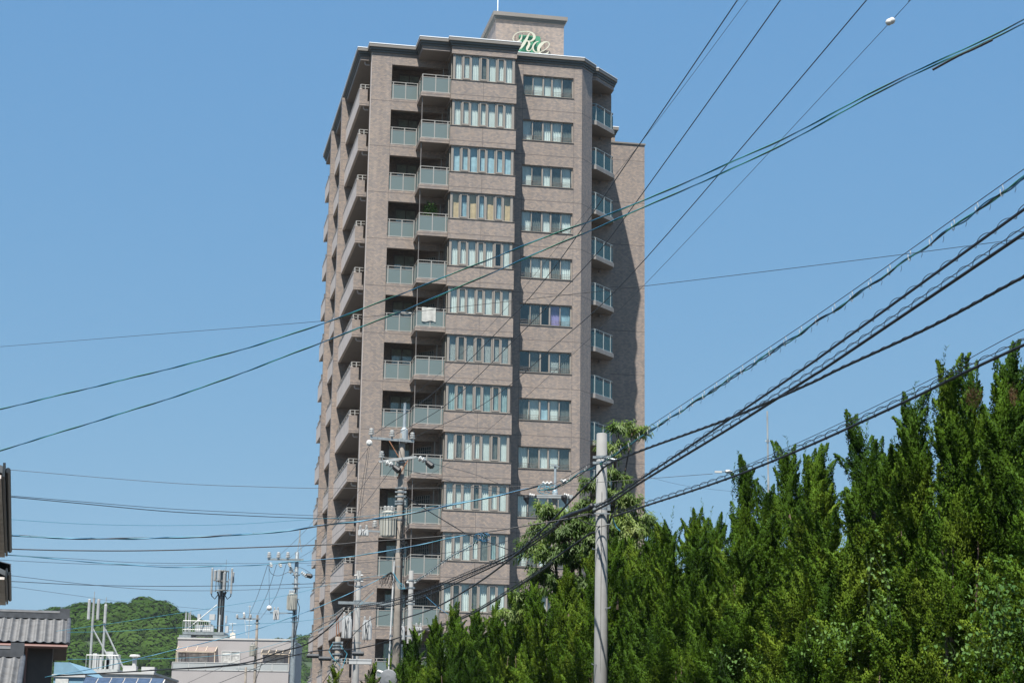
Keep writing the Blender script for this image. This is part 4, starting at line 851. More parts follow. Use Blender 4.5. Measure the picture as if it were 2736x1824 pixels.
P, o = wire([(2820,25),(2736,62),(2620,120),(2400,220),(2100,382),(1966,446),(1700,563),(1434,677),(1137,805),(820,930),(522,1041),(240,1130),(0,1204),(-120,1248)],24,35,.0078,'lower of the two long teal telephone cables crossing the whole sky', BLK, 'telephone_cable', 'cable', TW)
A = path3([(2492,187),(2560,150),(2600,132),(2652,107)],24.6,24.2); m = MB(); m.tube([tuple(p+rng.normal(0,.004,3)) for p in helix(A,.008,.09,8)],.007,4); m.tube(A,.016,6); m.build('tape_wrap', BLK, o)
wire([(2830,624),(2736,637),(2330,690),(1722,764),(1196,823),(867,857),(400,894),(0,926),(-100,934)],22,40,.004,'fine straight wire running nearly level across the tower from edge to edge', DKW, 'thin_wire', 'wire')
# bundles to the near pole
def lashed(pts, YA, YB, lab, rc=.018, dz=-.10, R=.055, pitch=.36, ends=None, cover=BLK, rings=None, mess=DKW, rm=.0055):
    P = path3(pts, YA, YB); m = MB(); m.tube(P, rm, 5); o = m.build('messenger_cable', mess, None, True); tag(o, lab, 'cable bundle')
    if rings is None:
        m = MB(); m.tube([p+Vector((0,0,dz)) for p in P], rc, 7); m.build('cable', cover, o, True)
        m = MB(); m.tube([tuple(p) for p in helix(P, R, pitch, 12, dz*.5)], .0048, 4); m.build('spiral_hanger', BLK, o)
    else:
        for mt, ph0, pit in ((BLK,0,1.4),(BLU,2,1.1),(GRN,4,1.7)):
            A = helix(P, .014, pit, 10, dz, ph0); A[:,2] += .012*np.sin(np.arange(len(A))*.55+ph0); m = MB(); m.tube([tuple(p) for p in A], .0095, 5); m.build('cable', mt, o, True)
        A, t = resample(P, rings); m = MB(); m2 = MB()
        for p in A[1:-1]:
            p = Vector(p); m.tube([p+Vector((.018*math.sin(a),.01,-.065+.075*math.cos(a))) for a in np.linspace(0,4.9,12)],.0055,5)
            m2.tube([p+Vector((.16,0,-.01)),p+Vector((.165,0,-.05)),p+Vector((.15,0,-.09))],.003,4)
        m.each('ring_hanger', WHT, o); m2.build('hook', BLK, o)
    return P
lashed([(2820,398),(2736,452),(2400,690),(2250,796),(2097,900),(1900,1030),(1722,1147),(1610,1222)],20.8,38.8,'teal cable bundle hung by white rings from a wire, topmost of the right side bundles',rings=.62)
lashed([(1610,1222),(1559,1247),(1484,1290),(1440,1298)],38.8,42,'short teal bundle left of the near pole leading to a tangle of coils',rings=.6)
lashed([(2820,500),(2736,556),(2250,908),(2160,973),(1971,1102),(1800,1218),(1640,1325),(1592,1352)],20.8,38.7,'upper black bundle wrapped in wide wire loops, second from the top at right',.014,-.02,.04,.5)
lashed([(2820,548),(2736,606),(2250,938),(2160,997),(1958,1126),(1722,1271),(1640,1326),(1585,1356)],20.8,38.6,'thick black cable hung under a looped wire, third from the top at right',.021,-.075,.052,.42)
P, o = wire([(2820,705),(2736,739),(2500,866),(2250,982),(2160,1026),(1958,1114),(1722,1200),(1626,1240),(1591,1273),(1530,1332),(1484,1381),(1400,1462)],21,43,.019,'single heavy black cable sagging below the looped pair at right', BLK, 'heavy_cable', 'cable')
m = MB(); m.tube([tuple(p) for p in helix(P,.021,.3,10)],.0055,4); m.build('wrap_wire', BLK, o, True)
lashed([(2820,872),(2736,907),(2560,990),(2440,1050),(2160,1180),(1945,1268),(1722,1343),(1636,1372)],20.8,38.7,'lowest black bundle with wire loops just above the juniper tops',.018,-.06,.05,.45)
wire([(2820,845),(2736,880),(2640,930),(2514,1000),(2360,1075),(2160,1170),(1950,1262)],20.6,32,.0045,'thin twisted wire running just above the lowest looped bundle', DKW, 'thin_wire', 'wire')
# closure sleeve and what continues to the left
A = path3([(1578,1352),(1565,1360),(1530,1372),(1503,1385),(1495,1396)],38.9,40.5); m = MB(); m.tube(A,.042,12); o = m.build('splice_sleeve', mat('sleeve_black', (.014,.015,.018), .5), None, True); tag(o, 'thick black splice sleeve hanging just left of the near pole', 'cable sleeve')
m = MB(); m.tube(path3([(1582,1350),(1574,1358)],38.8,39),.055,10); m.tube(path3([(1502,1383),(1488,1402)],40.3,40.8),.034,10); m.build('end_boot', BLK, o, True)
def beads(pts, YA, YB, lab, rc=.016, **k): return lashed(pts, YA, YB, lab, rc, -.05, .04, .28, **k)
beads([(1495,1393),(1400,1455),(1340,1488),(1179,1557),(1102,1585),(1020,1607),(938,1619)],40.6,63,'upper looped black bundle descending left across the tower from the splice sleeve')
beads([(1492,1400),(1400,1464),(1340,1496),(1179,1570),(1102,1598),(1020,1618),(962,1622)],40.8,63,'lower looped black bundle descending left below its twin')
wire([(1400,1462),(1340,1511),(1269,1561),(1167,1620),(1073,1653)],43,63.5,.022,'plain thick black cable running down left to the central pole', BLK, 'heavy_cable', 'cable')
wire([(1636,1372),(1618,1420),(1589,1421),(1566,1432),(1476,1495)],38.8,41,.02,'black cable drooping from behind the near pole to lower left', BLK, 'heavy_cable', 'cable')
beads([(1476,1495),(1454,1513),(1357,1577),(1244,1643),(1130,1682),(1106,1690)],41,79,'looped black bundle passing the hedge spikes toward the slim pole', .022)
wire([(938,1619),(925,1622),(919,1630),(882,1673),(820,1719),(751,1739),(640,1772),(400,1790),(0,1812)],63,75,.024,'heavy black cable curving from the crossarm down to the lower left', BLK, 'heavy_cable', 'cable')
wire([(1073,1700),(1000,1722),(940,1733),(880,1735),(820,1742),(700,1768),(560,1782),(400,1789)],63,76,.02,'sagging black cable between the central pole and the left edge of the tower', BLK, 'heavy_cable', 'cable')
# the long teal cable through the coils
wire([(1440,1298),(1400,1308),(1260,1338),(1100,1370),(960,1392),(900,1398),(700,1424),(446,1436),(223,1438),(0,1429),(-100,1424)],42,40,.013,'bright teal cable leaving the coils and sagging to the left edge', TUR, 'telephone_cable', 'cable', [(BLU,1.5,0),(BLK,2.2,2)])
m = MB()
for i in range(6):
    c = at(1460+random.uniform(-14,24),1304+random.uniform(-4,6),41.5); R = random.uniform(.05,.10); a1 = random.uniform(0,3); m.tube([c+Vector((R*1.2*math.cos(a),.04*math.sin(a1+a),R*math.sin(a))) for a in np.linspace(0,5.9,16)],.006,5)
o = m.build('cable_coil', TUR, None, True); tag(o, 'tangle of teal cable coils left of the near pole', 'cable coil')
m = MB()
for i in range(5): c = at(1452+i*5,1290+(i%2)*3,41.6); m.lathe(c,(0,-1,0),[(0,.02),(.02,.03),(.06,.03),(.08,.01)],8)
for i in range(4): c = at(1499+i*4,1284+(i%2)*3,41.2); m.lathe(c,(.5,-1,0),[(0,.01),(.02,.03),(.06,.03),(.08,.01)],8)
m.build('cable_clip', WHT, o)
m = MB()
for i in range(4):
    c = at(1275+random.uniform(-8,20),1432+random.uniform(-2,5),50); R = random.uniform(.06,.12); m.tube([c+Vector((R*1.2*math.cos(a),.02*a,R*math.sin(a))) for a in np.linspace(0,5.9,14)],.008,5)
o = m.build('cable_coil', BLU, None, True); tag(o, 'small blue cable coil hanging before the bay windows', 'cable coil')
lashed([(1300,1422),(1262,1449),(1200,1484),(1155,1518),(1105,1550)],50,79,'thin looped bundle with pale rings descending from the blue coil to the slim pole',.010,-.07,.045,.4,rings=.9)
wire([(1262,1425),(1093,1460),(1000,1477),(900,1490),(716,1506),(643,1510),(500,1514),(400,1512),(200,1497),(33,1482),(-60,1474)],50,48,.010,'pale blue cable from the small coil sagging to the left edge', BLU, 'telephone_cable', 'cable', [(TUR,2.,0)])
# left side wires
wire([(-80,1246),(9,1253),(446,1289),(700,1300),(900,1304),(1260,1302),(1400,1298),(1527,1291),(1624,1286),(1798,1273),(1905,1265)],34,33,.0042,'long thin twisted wire from the left edge passing behind the near pole', DKW, 'thin_wire', 'wire')
c = at(1924,1261,32.6); m = MB(); m.box(-.09,.03,-.02,.02,-.01,.02); m.lathe((.08,0,.01),(1,0,.1),[(0,.01),(.02,.03),(.08,.03),(.1,.01)],8); m.tube([(-.09,0,0),(.2,0,.02)],.008,5); o = m.build('wire_clamp', WHT); o.location = c; tag(o, 'white wire clamp where the thin wire meets the lowest bundle', 'clamp')
wire([(-80,1314),(18,1323),(223,1340),(446,1358),(700,1371),(848,1377),(980,1383),(1090,1385)],38,62,.006,'upper line of the dark pair from the left edge to the central pole', DKW, 'thin_wire', 'wire')
wire([(-80,1318),(18,1326),(223,1345),(453,1366),(700,1379),(848,1384),(980,1387),(1090,1388)],38,62,.009,'lower thicker line of the dark pair from the left edge to the central pole', DKW, 'thin_wire', 'wire')
wire([(-80,1380),(0,1385),(200,1398),(402,1403),(620,1400),(839,1386),(1000,1376),(1260,1335)],38,50,.0045,'thin wire with a shallow sag above the bright teal cable', TUR, 'thin_wire', 'wire')
wire([(-80,1461),(0,1465),(200,1470),(402,1470),(640,1463),(900,1453),(960,1448),(1240,1427),(1400,1405),(1591,1371)],40,39,.012,'black cable sagging from the left edge up to the near pole', BLK, 'heavy_cable', 'cable')
wire([(-80,1470),(33,1482),(200,1492),(400,1503),(770,1504),(900,1500),(1000,1494)],46,60,.005,'thin wire crossing just below the long black cable at left', DKW, 'thin_wire', 'wire')
wire([(-80,1488),(0,1495),(231,1506),(420,1510),(600,1508)],44,60,.005,'short thin wire under the crossing pair at the left edge', DKW, 'thin_wire', 'wire')
wire([(-80,1548),(25,1552),(231,1562),(420,1565),(600,1564),(751,1561),(900,1555),(1020,1545)],48,63,.008,'dark wire level with the near house gutter at left', DKW, 'thin_wire', 'wire')
wire([(-80,1520),(25,1536),(231,1560),(400,1574),(562,1577),(760,1571),(900,1563)],48,70,.006,'thin wire converging with the dark one above the antenna masts', DKW, 'thin_wire', 'wire')
wire([(28,1566),(231,1594),(300,1604),(500,1622),(650,1636),(760,1640)],50,100,.0045,'faint wire slanting down past the antenna masts', DKW, 'thin_wire', 'wire')
wire([(150,1685),(300,1664),(400,1649),(595,1619),(768,1589),(900,1556),(1050,1530)],60,70,.006,'teal wire rising from the hill toward the tower', TUR, 'thin_wire', 'wire')
wire([(180,1688),(300,1686),(400,1680),(597,1670),(805,1658),(900,1640)],60,75,.007,'nearly level teal wire in front of the rooftop railing', TUR, 'thin_wire', 'wire')
wire([(120,1808),(300,1775),(400,1751),(630,1695),(762,1654),(900,1600),(1030,1538)],60,63,.009,'teal cable slanting up right across the grey building to the central pole', BLU, 'telephone_cable', 'cable', [(TUR,1.8,0)])
wire([(180,1760),(400,1759),(560,1752),(700,1730),(900,1660),(1000,1580)],60,63,.006,'thin teal wire across the balcony canopy of the grey building', TUR, 'thin_wire', 'wire')
wire([(500,1824),(620,1770),(760,1720),(880,1680),(1000,1570)],66,63,.006,'lower slanting wire in front of the grey building balcony', DKW, 'thin_wire', 'wire')
wire([(580,1826),(700,1775),(790,1720),(860,1668),(905,1650)],75,70,.010,'dark cable climbing right past the grey building', DKW, 'heavy_cable', 'cable')
wire([(680,1824),(705,1760),(728,1740),(760,1745),(820,1752)],80,70,.012,'black cable forming a peak before the right canopy', BLK, 'heavy_cable', 'cable')
wire([(862,1824),(905,1760),(940,1700),(990,1655),(1040,1640)],64,63,.012,'black cable rising steeply beside the short stout pole', BLK, 'heavy_cable', 'cable')
# lines between central pole, steel pole and far pole
wire([(988,1190),(900,1312),(820,1412),(749,1481)],64,105,.008,'thin line from the upper crossarm tip down to the grey steel pole', DKW, 'power_line', 'power line')
wire([(1014,1230),(960,1310),(880,1400),(773,1490)],64,105,.008,'thin line from the lower crossarm down to the grey steel pole', DKW, 'power_line', 'power line')
wire([(1048,1250),(960,1364),(880,1440),(800,1490)],64,105,.008,'thin line from the covered insulator down to the grey steel pole', DKW, 'power_line', 'power line')
wire([(983,1196),(970,1280),(950,1400),(905,1480)],63.8,70,.007,'drop wire falling from the round insulator left of the central pole', DKW, 'drop_wire', 'wire')
wire([(987,1196),(975,1290),(958,1420),(975,1412)],63.8,64,.007,'second drop wire falling to the tilted fuse box', DKW, 'drop_wire', 'wire')
wire([(715,1508),(690,1585),(663,1650)],104.8,147,.013,'left of three lines from the steel pole arm down to the far pole', BLK, 'power_line', 'power line')
wire([(739,1508),(716,1580),(687,1645)],104.8,147,.013,'middle of three lines from the steel pole arm down to the far pole', BLK, 'power_line', 'power line')
wire([(765,1506),(738,1590),(697,1650)],104.8,147,.013,'right of three lines from the steel pole arm down to the far pole', BLK, 'power_line', 'power line')
wire([(719,1500),(719,1560),(720,1620)],104.8,104.8,.008,'vertical wire carrying the round white insulator', DKW, 'drop_wire', 'wire')
wire([(717,1505),(724,1530),(745,1537),(775,1525),(800,1515),(830,1530)],104.8,104.8,.012,'looping jumper wire under the arm of the steel pole', DKW, 'jumper_wire', 'wire')
wire([(824,1536),(870,1536),(907,1538),(950,1532),(990,1530)],105,78,.010,'dark line from the steel pole cover to the plain pole', BLK, 'heavy_cable', 'cable')
wire([(1159,1239),(1260,1264),(1340,1295),(1403,1325)],64,76,.009,'line from the right black cover of the central pole to the far pole', DKW, 'power_line', 'power line')
wire([(1080,1254),(1170,1275),(1260,1300),(1400,1322),(1515,1325)],64,76,.009,'second line sagging from the central pole to the far pole', DKW, 'power_line', 'power line')
wire([(1082,1325),(1139,1361),(1240,1422),(1262,1432),(1340,1461),(1420,1490)],63.8,76,.017,'thick black service cable slanting down right from the central pole', BLK, 'heavy_cable', 'cable')
wire([(1494,1247),(1560,1256),(1700,1268),(1850,1300),(2060,1322),(2200,1340)],76,60,.004,'faint wire from the far pole tip to the right behind the hedge', DKW, 'thin_wire', 'wire')
wire([(820,1510),(1000,1500),(1093,1486),(1300,1460),(1500,1392),(1592,1372)],60,39,.006,'thin dark wire crossing below the long black cable before the tower', DKW, 'thin_wire', 'wire')
wire([(1600,1378),(1570,1372),(1540,1381),(1592,1405),(1625,1402)],38.8,38.8,.009,'drooping black lead tied to the near pole', BLK, 'drop_wire', 'wire')
A = path3([(1636,1380),(1645,1405),(1657,1418)],38.7,38.7); m = MB(); m.tube(A,.014,6); o = m.build('cable_end', TUR, None, True); tag(o, 'short turquoise cable end hanging right of the near pole', 'cable')
A = path3([(1135,1590),(1180,1628),(1230,1660),(1242,1668)],80,66); m = MB(); m.tube(A,.010,5); o = m.build('telephone_cable', BLU, None, True); tag(o, 'short dark blue cable slanting down before the lowest bay windows', 'cable')
A = [at(1052+random.uniform(-14,10),1535,63)]; m = MB()
for i in range(16):
    x0 = 1020+i*2.6; m.tube(path3([(1045,1527),(x0+random.uniform(-8,4),1545),(x0-6,1562+random.uniform(-6,8))],62.9,62.9,4),.008,4)
o = m.build('cable_fringe', BLK, None); tag(o, 'fringe of cut dark leads hanging on the central pole', 'cable')
m = MB()
for i in range(4): m.tube(path3([(1050,1527),(1058+i*3,1545+i*3),(1066+i*4,1570-i*3),(1085-i,1572)],62.8,62.8,5),.008,5)
o = m.build('cable_loop', TUR, None, True); tag(o, 'bright blue loops of cable on the right side of the central pole', 'cable')

# haze: one closed box of thin air round everything
hz = MB(); hz.box(-900,900,-60,1300,-1,150); hzm = bpy.data.materials.new('haze'); hzm.use_nodes = True; hzm.node_tree.nodes.clear()
_o = hzm.node_tree.nodes.new('ShaderNodeOutputMaterial'); _v = hzm.node_tree.nodes.new('ShaderNodeVolumePrincipled'); _v.inputs['Color'].default_value = (.80,.90,1,1); _v.inputs['Density'].default_value = .00007; _v.inputs['Anisotropy'].default_value = 0
hzm.node_tree.links.new(_v.outputs[0], _o.inputs['Volume']); ho = hz.build('haze', hzm); tag(ho, None, None, None, 'stuff')

# ================================================================== BACKGROUND BUILDINGS
WG = mat('pale_grey_wall', (.33,.31,.305), .8, var=.04, scale=.6); WHW = mat('white_paint', (.43,.43,.42), .6, var=.03)
def face_frame(px, py, Y): p = at(px, py, Y); return Vector((p.x, Y, 0)), p.z
G, gz = face_frame(628,1704,185); g = empty('apartment_block', G, 0, 'pale grey flat-roofed block with canopied balcony and rooftop antennas', 'building')
sc = 185/5254*1.0
def gx(px): return (px-628)*sc*1.0
def gzz(py): return at(628,py,185).z
m = MB(); m.box(gx(477),gx(780),0,9,0,gz-.15); m.build('wall', WG, g)
m = MB(); m.box(gx(476),gx(781),-.06,9.05,gz-.15,gz); m.build('roof_edge', WHW, g)
m = MB(); m.box(gx(471),gx(777),-1.2,0,gzz(1800),gzz(1792)); bl = m.build('balcony_slab', WG, g)
m = MB(); m.box(gx(471),gx(777),-1.25,-1.2,gzz(1835),gzz(1796)); m.build('balcony_front', WG, bl)
railp = [gx(471)+i*(gx(777)-gx(471))/14 for i in range(15)]
m = MB(); m.box(gx(471),gx(777),-1.24,-1.18,gzz(1773),gzz(1771)); m.box(gx(471),gx(777),-1.24,-1.18,gzz(1793),gzz(1791))
for x in railp[::2]: m.box(x-.03,x+.03,-1.24,-1.18,gzz(1793),gzz(1772))
m.build('balcony_railing', WHW, bl)
m = MB(); m.box(gx(473),gx(775),-1.215,-1.205,gzz(1791),gzz(1773)); m.build('railing_panel', glassmat('pale_panel', (.7,.75,.75), .05, .2, (.45,.47,.47)), bl)
for (x0, x1, y0, y1, mt) in ((508,558,1742,1795,WHW),(594,644,1738,1795,WHW),(710,760,1745,1795,WHW),(480,500,1744,1795,FRAMD)):
    m = MB(); X0, X1, Z0_, Z1_ = gx(x0), gx(x1), gzz(y1), gzz(y0)
    m.box(X0,X0+.08,-.06,-.002,Z0_,Z1_); m.box(X1-.08,X1,-.06,-.002,Z0_,Z1_); m.box(X0+.08,X1-.08,-.06,-.002,Z1_-.08,Z1_); m.box((X0+X1)/2-.04,(X0+X1)/2+.04,-.06,-.002,Z0_,Z1_-.08); m.box(X0+.08,X1-.08,-.055,-.002,Z1_-.42,Z1_-.34)
    wf = m.build('window', mt, g); m = MB(); m.box(X0+.05,X1-.05,-.03,-.004,Z0_,Z1_-.05); m.build('pane', mat('pane_grey', (.42,.42,.40), .6, var=.35, scale=2.5), wf)
for (x0, x1, y0, y1, mt) in ((479,582,1728,1742,glassmat('pink_canopy', (.85,.78,.74), .05, .3, (.38,.31,.28), .45)),(702,777,1734,1745,glassmat('brown_canopy', (.5,.45,.42), .05, .3, (.13,.12,.11), .5))):
    m = MB(); X0, X1 = gx(x0), gx(x1); zt, zb = gzz(y0), gzz(y1); m.add([(X0,0,zt),(X1,0,zt),(X1,-1.1,zb),(X0,-1.1,zb),(X0,0,zt-.05),(X1,0,zt-.05),(X1,-1.1,zb-.05),(X0,-1.1,zb-.05)], [(3,2,1,0),(4,5,6,7),(0,1,5,4),(1,2,6,5),(2,3,7,6),(3,0,4,7)]); cp = m.build('canopy', mt, g)
    m = MB(); [m.bar((X0+(X1-X0)*i/4,-1.1,zb),(X0+(X1-X0)*i/4,0,zt+.03),.05) for i in range(5)]; m.box(X0,X0+.07,-1.14,-1.08,gzz(1795),zb); m.box(X1-.07,X1,-1.14,-1.08,gzz(1795),zb); m.box(X0,X1,-1.14,-1.08,zb-.1,zb-.02); m.build('canopy_frame', mat('cream_frame', (.5,.42,.32), .5), cp)
# rooftop mast with panel antennas: a thing of its own
mb_ = at(587,1695,187); am = empty('antenna_tower', (mb_.x,187,gz-.1), 0, 'dark rooftop mast topped by a ring of pale panel antennas on the grey block', 'antenna')
k_ = 187/5254
def ah(py): return at(587,py,187).z-(gz-.1)
m = MB(); m.tube([(0,0,0),(0,0,ah(1590))],.26,12,True,.2); m.tube([(0,0,ah(1590)),(0,0,ah(1522))],.16,10); m.tube([(.3,0,ah(1522)),(.3,0,ah(1494))],.025,5); m.build('mast', mat('mast_steel', (.18,.21,.22), .5, .3), am)
m = MB()
for i in range(7): a = 2*math.pi*i/7+.3; m.tube([(math.cos(a)*.25,math.sin(a)*.25,.1),(math.cos(a)*.27,math.sin(a)*.27,ah(1592)),(math.cos(a)*.45,math.sin(a)*.4,ah(1580))],.06,5)
for s in (-1,1): m.tube([(s*.3,-.2,ah(1588)),(s*.6,-.2,ah(1600)),(s*.9,-.2,ah(1592)),(s*.92,-.2,ah(1584))],.05,5)
m.build('feeder_cable', BLK, am)
m = MB()
for zq in (ah(1577), ah(1553), ah(1526)):
    m.lathe((0,0,zq),(0,0,1),[(0,.6),(.06,.6),(.06,.55)],14)
for a in np.linspace(0,6.28,7)[:-1]: m.tube([(math.cos(a)*.58,math.sin(a)*.58,ah(1580)),(math.cos(a)*.58,math.sin(a)*.58,ah(1522))],.04,6)
m.build('antenna_frame', LG, am)
for i, (x, y, za, zb_, r) in enumerate(((-.95,-.2,1587,1517,.10),(.92,-.2,1586,1517,.10),(-.62,-.55,1553,1524,.14),(-.22,-.7,1553,1523,.17),(.28,-.6,1578,1530,.14),(.98,.3,1555,1526,.11))):
    m = MB(); m.lathe((x,y,ah(za)),(0,0,1),[(0,r*.7),(.05,r),(ah(zb_)-ah(za)-.05,r),(ah(zb_)-ah(za),r*.6)],10); m.tube([(x,y,ah(za)+.3),(x*.6,y*.6,ah(za)+.3)],.03,5); m.build('panel_antenna', mat('antenna_grey', (.27,.28,.28), .5), am)
m = MB(); a = at(581,1615,187); m.tube([(a.x-mb_.x,-.2,ah(1615)),(at(508,1683,187).x-mb_.x,-1.5,ah(1683))],.05,6); m.build('stay_rod', LG, am)
# roof platform with cabinets
pf = empty('equipment_platform', (G.x+gx(545),185.5,gz), 0, 'railed steel platform with white cabinets on the grey block roof', 'platform'); X0, X1 = gx(486)-gx(545), gx(596)-gx(545); zp = gzz(1690)-gz
m = MB(); m.box(X0,X1,0,3,zp-.15,zp+.1); m.box(X0-.3,X0+.8,-.1,3.1,0,.28); m.box(X1-1.0,X1+.3,-.1,3.1,0,.28); m.box(X0+.2,X1,.3,.5,.28,zp-.15); m.build('deck', mat('deck_steel', (.22,.25,.26), .5, .3), pf)
m = MB(); zr = gzz(1658)-gz
for i in range(15): x = X0+i*(X1-1.3-X0)/14; m.tube([(x,0,zp+.1),(x,0,zr)],.025,5)
m.tube([(X0,0,zr),(X1-1.3,0,zr)],.035,6); m.tube([(X0,0,zp+.3),(X1-1.3,0,zp+.3)],.025,6); m.tube([(X0,0,zr),(X0,3,zr)],.035,6); m.build('railing', LG, pf)
for (a, b, y0, y1) in ((515,530,1684,1666),(530,545,1684,1666),(545,565,1684,1667),(519,528,1655,1637),(551,567,1652,1637),(577,582,1685,1638),(594,599,1660,1640),(597,604,1686,1668)):
    m = MB(); m.box(gx(a)-gx(545),gx(b)-gx(545)-.06,1.0,1.5,gzz(y0)-gz,gzz(y1)-gz)
    if y0 < 1665: m.box(gx(a)-gx(545),gx(a)-gx(545)+.06,1.2,1.26,zp,gzz(y0)-gz)
    m.build('cabinet', WBOX, pf)
m = MB(); [m.tube([(gx(x)-gx(545),2,zp),(gx(x)-gx(545),2,gzz(yt)-gz)],r,6) for x, yt, r in ((484,1628,.09),(492,1632,.07),(496,1626,.05))]; m.build('whip_antenna', LG, pf)
# tv aerial and small masts on the right roof part
def aerial(px, y0, y1, Y, lab, bars, lean=0):
    p = at(px, y1, Y); b = at(px, y0, Y); m = MB(); m.tube([(0,0,0),(lean,0,p.z-b.z)],.035,6)
    for f, w_ in bars: m.tube([(-w_,0,(p.z-b.z)*f),(w_,0,(p.z-b.z)*f)],.018,5); m.tube([(0,-.3,(p.z-b.z)*f),(0,.3,(p.z-b.z)*f)],.015,5)
    o = m.build('tv_aerial', LG); o.location = (b.x,Y,b.z); tag(o, lab, 'aerial', 'aerials on the far roof'); return o
aerial(664,1706,1615,187,'tall roof mast with white ball and cross bars on the grey block',[(.55,.3),(.95,.15),(.4,.25)])
aerial(620,1700,1663,187,'small dark TV aerial beside the antenna tower',[(.95,.35),(.85,.25),(.45,.3)])
c = at(622,1700,186.4); m = MB(); m.box(-.25,.25,-.2,.2,-.2,.32); m.lathe((.0,0,.32),(0,0,1),[(0,.1),(.1,.1)],8); o = m.build('vent_box', mat('cream_box', (.6,.56,.48), .6)); o.location = c; tag(o, 'small cream vent box on the grey block roof edge', 'vent')
m = MB(); a = at(652,1638,186.8); m.lathe((0,0,-.12),(0,0,1),[(0,.02),(.05,.1),(.12,.12),(.2,.08),(.25,.02)],10); m.tube([(0,0,0),(.3,0,-2)],.02,5); o = m.build('ball_aerial', WHT); o.location = a; tag(o, 'little white ball aerial left of the tall roof mast', 'aerial')

# twin antenna masts on the white rooftop at left
def mastset(px, yt, yb, Y, lab, brace, panels):
    b = at(px-6, yb, Y); t = at(px+6, yt, Y); e = empty('antenna_mast', (b.x,Y,b.z), 0, lab, 'antenna', 'slim masts on the white roof'); hh = t.z-b.z
    m = MB(); m.tube([(0,0,0),(0,0,hh)],.07,8); m.tube([(0,0,hh),(0,0,hh+.35)],.02,5); m.build('mast', LG, e)
    m = MB(); [m.lathe((x,-.1,hh-l_),(0,0,1),[(0,.04),(.05,.085),(l_-.1,.085),(l_-.05,.05)],8) for x, l_ in panels]; m.build('panel_antenna', mat('antenna_pale', (.36,.37,.37), .5), e)
    q = at(*brace, Y)-b; m = MB(); m.tube([(0,0,hh*.58),(q.x,0,q.z)],.05,6); m.build('brace', LG, e)
mastset(246,1597,1786,108,'left slim antenna mast with two panel antennas before the wooded hill',(290,1756),((-.22,1.2),(.28,1.2)))
mastset(280,1612,1764,108,'right slim antenna mast with one panel antenna before the wooded hill',(329,1782),((.02,1.1),))
m = MB(); a = at(235,1788,108); b = at(320,1788,108); m.box(a.x,b.x,-.6,1.4,-.12,.02); 
for x in np.linspace(a.x,b.x,9): m.tube([(x,-.6,0),(x,-.6,.75)],.02,5)
m.tube([(a.x,-.6,.75),(b.x,-.6,.75)],.025,5); pl = m.build('mast_platform', LG); pl.location = (0,108,a.z); tag(pl, 'low steel platform under the slim masts', 'platform')
m = MB(); [m.box(at(x0,1775,108).x,at(x1,1775,108).x,.1,.6,.02,h_) for x0,x1,h_ in ((245,256,.9),(258,262,.75),(264,270,.7),(278,290,.55),(281,300,1.0),(303,316,.85))]; m.build('cabinet', WBOX, pl)
# white rooftop, solar roof, blue building
def slabbox(name, x0, x1, yt, Y, dep, lab, mt, cap=None, drop=None):
    a = at(x0,yt,Y); b = at(x1,yt,Y); e = empty(name, ((a.x+b.x)/2,Y,0), 0, lab, 'building'); w_ = (b.x-a.x)/2; m = MB(); m.box(-w_,w_,0,dep,0,a.z-.12); m.build('wall', mt, e)
    m = MB(); m.box(-w_-.08,w_+.08,-.08,dep+.08,a.z-.12,a.z); m.build('roof_edge', cap or WHW, e); return e, w_, a.z
e, w_, zt = slabbox('flat_roof_building', 222,408,1792,106,8,'white flat-roofed building under the slim masts', mat('offwhite_wall', (.42,.40,.38), .7))
m = MB(); [m.box(x-.35,x+.35,.3,.9,zt,zt+hh_) for x,hh_ in ((-.6+w_*.62,.35),(w_*.83,.3))]; m.lathe((w_*.62-.4,.6,zt+.3),(0,0,1),[(0,.12),(.5,.12),(.55,.3),(.65,.25)],10); m.build('vent', WHW, e)
e, w_, zt = slabbox('blue_building', 144,224,1800,92,7,'pale blue walled building between the tiled house and the white roof', mat('blue_wall', (.15,.27,.35), .7, var=.08))
a = at(146,1770,92); m = MB(); m.add([(-w_,-.05,zt),(w_+.1,-.05,zt),(-w_*.0,-.05,zt+.55),(-w_,-.05,zt+.55),(-w_,5,zt),(w_+.1,5,zt),(0,5,zt+.55),(-w_,5,zt+.55)], [(0,1,2,3),(5,4,7,6),(1,5,6,2),(2,6,7,3),(3,7,4,0)]); m.build('gable', mat('blue_wall'  , (1,1,1)), e)
m = MB(); m.box(-w_+.1,-w_+.7,-.06,-.005,zt-.8,zt-.2); m.build('window', mat('pane_grey', (1,1,1)), e)
a = at(227,1808,84); b = at(440,1808,84); m = MB()
sp_ = empty('solar_roof', ((a.x+b.x)/2,84,0), 0, 'dark blue solar panels on a low roof at the bottom edge', 'solar roof'); w_ = (b.x-a.x)/2; m.box(-w_,w_,-2.5,4,0,a.z-1.3); m.add([(-w_,-2.6,a.z-1.3),(w_,-2.6,a.z-1.3),(w_,0.2,a.z-.03),(-w_,.2,a.z-.03),(-w_,.2,a.z-1.3),(w_,.2,a.z-1.3)], [(0,1,2,3),(3,2,5,4),(0,3,4),(1,5,2)]); m.build('wall', mat('offwhite_wall', (1,1,1)), sp_)
m = MB()
for i in range(6):
    x0 = -w_+i*2*w_/6; x1 = x0+2*w_/6-.05; m.add([(x0,-2.6,a.z-1.26),(x1,-2.6,a.z-1.26),(x1,.2,a.z+.01),(x0,.2,a.z+.01)], [(0,1,2,3)])
m.build('solar_panel', mat('solar_cell', (.05,.07,.11), .2, var=.2, scale=4), sp_)
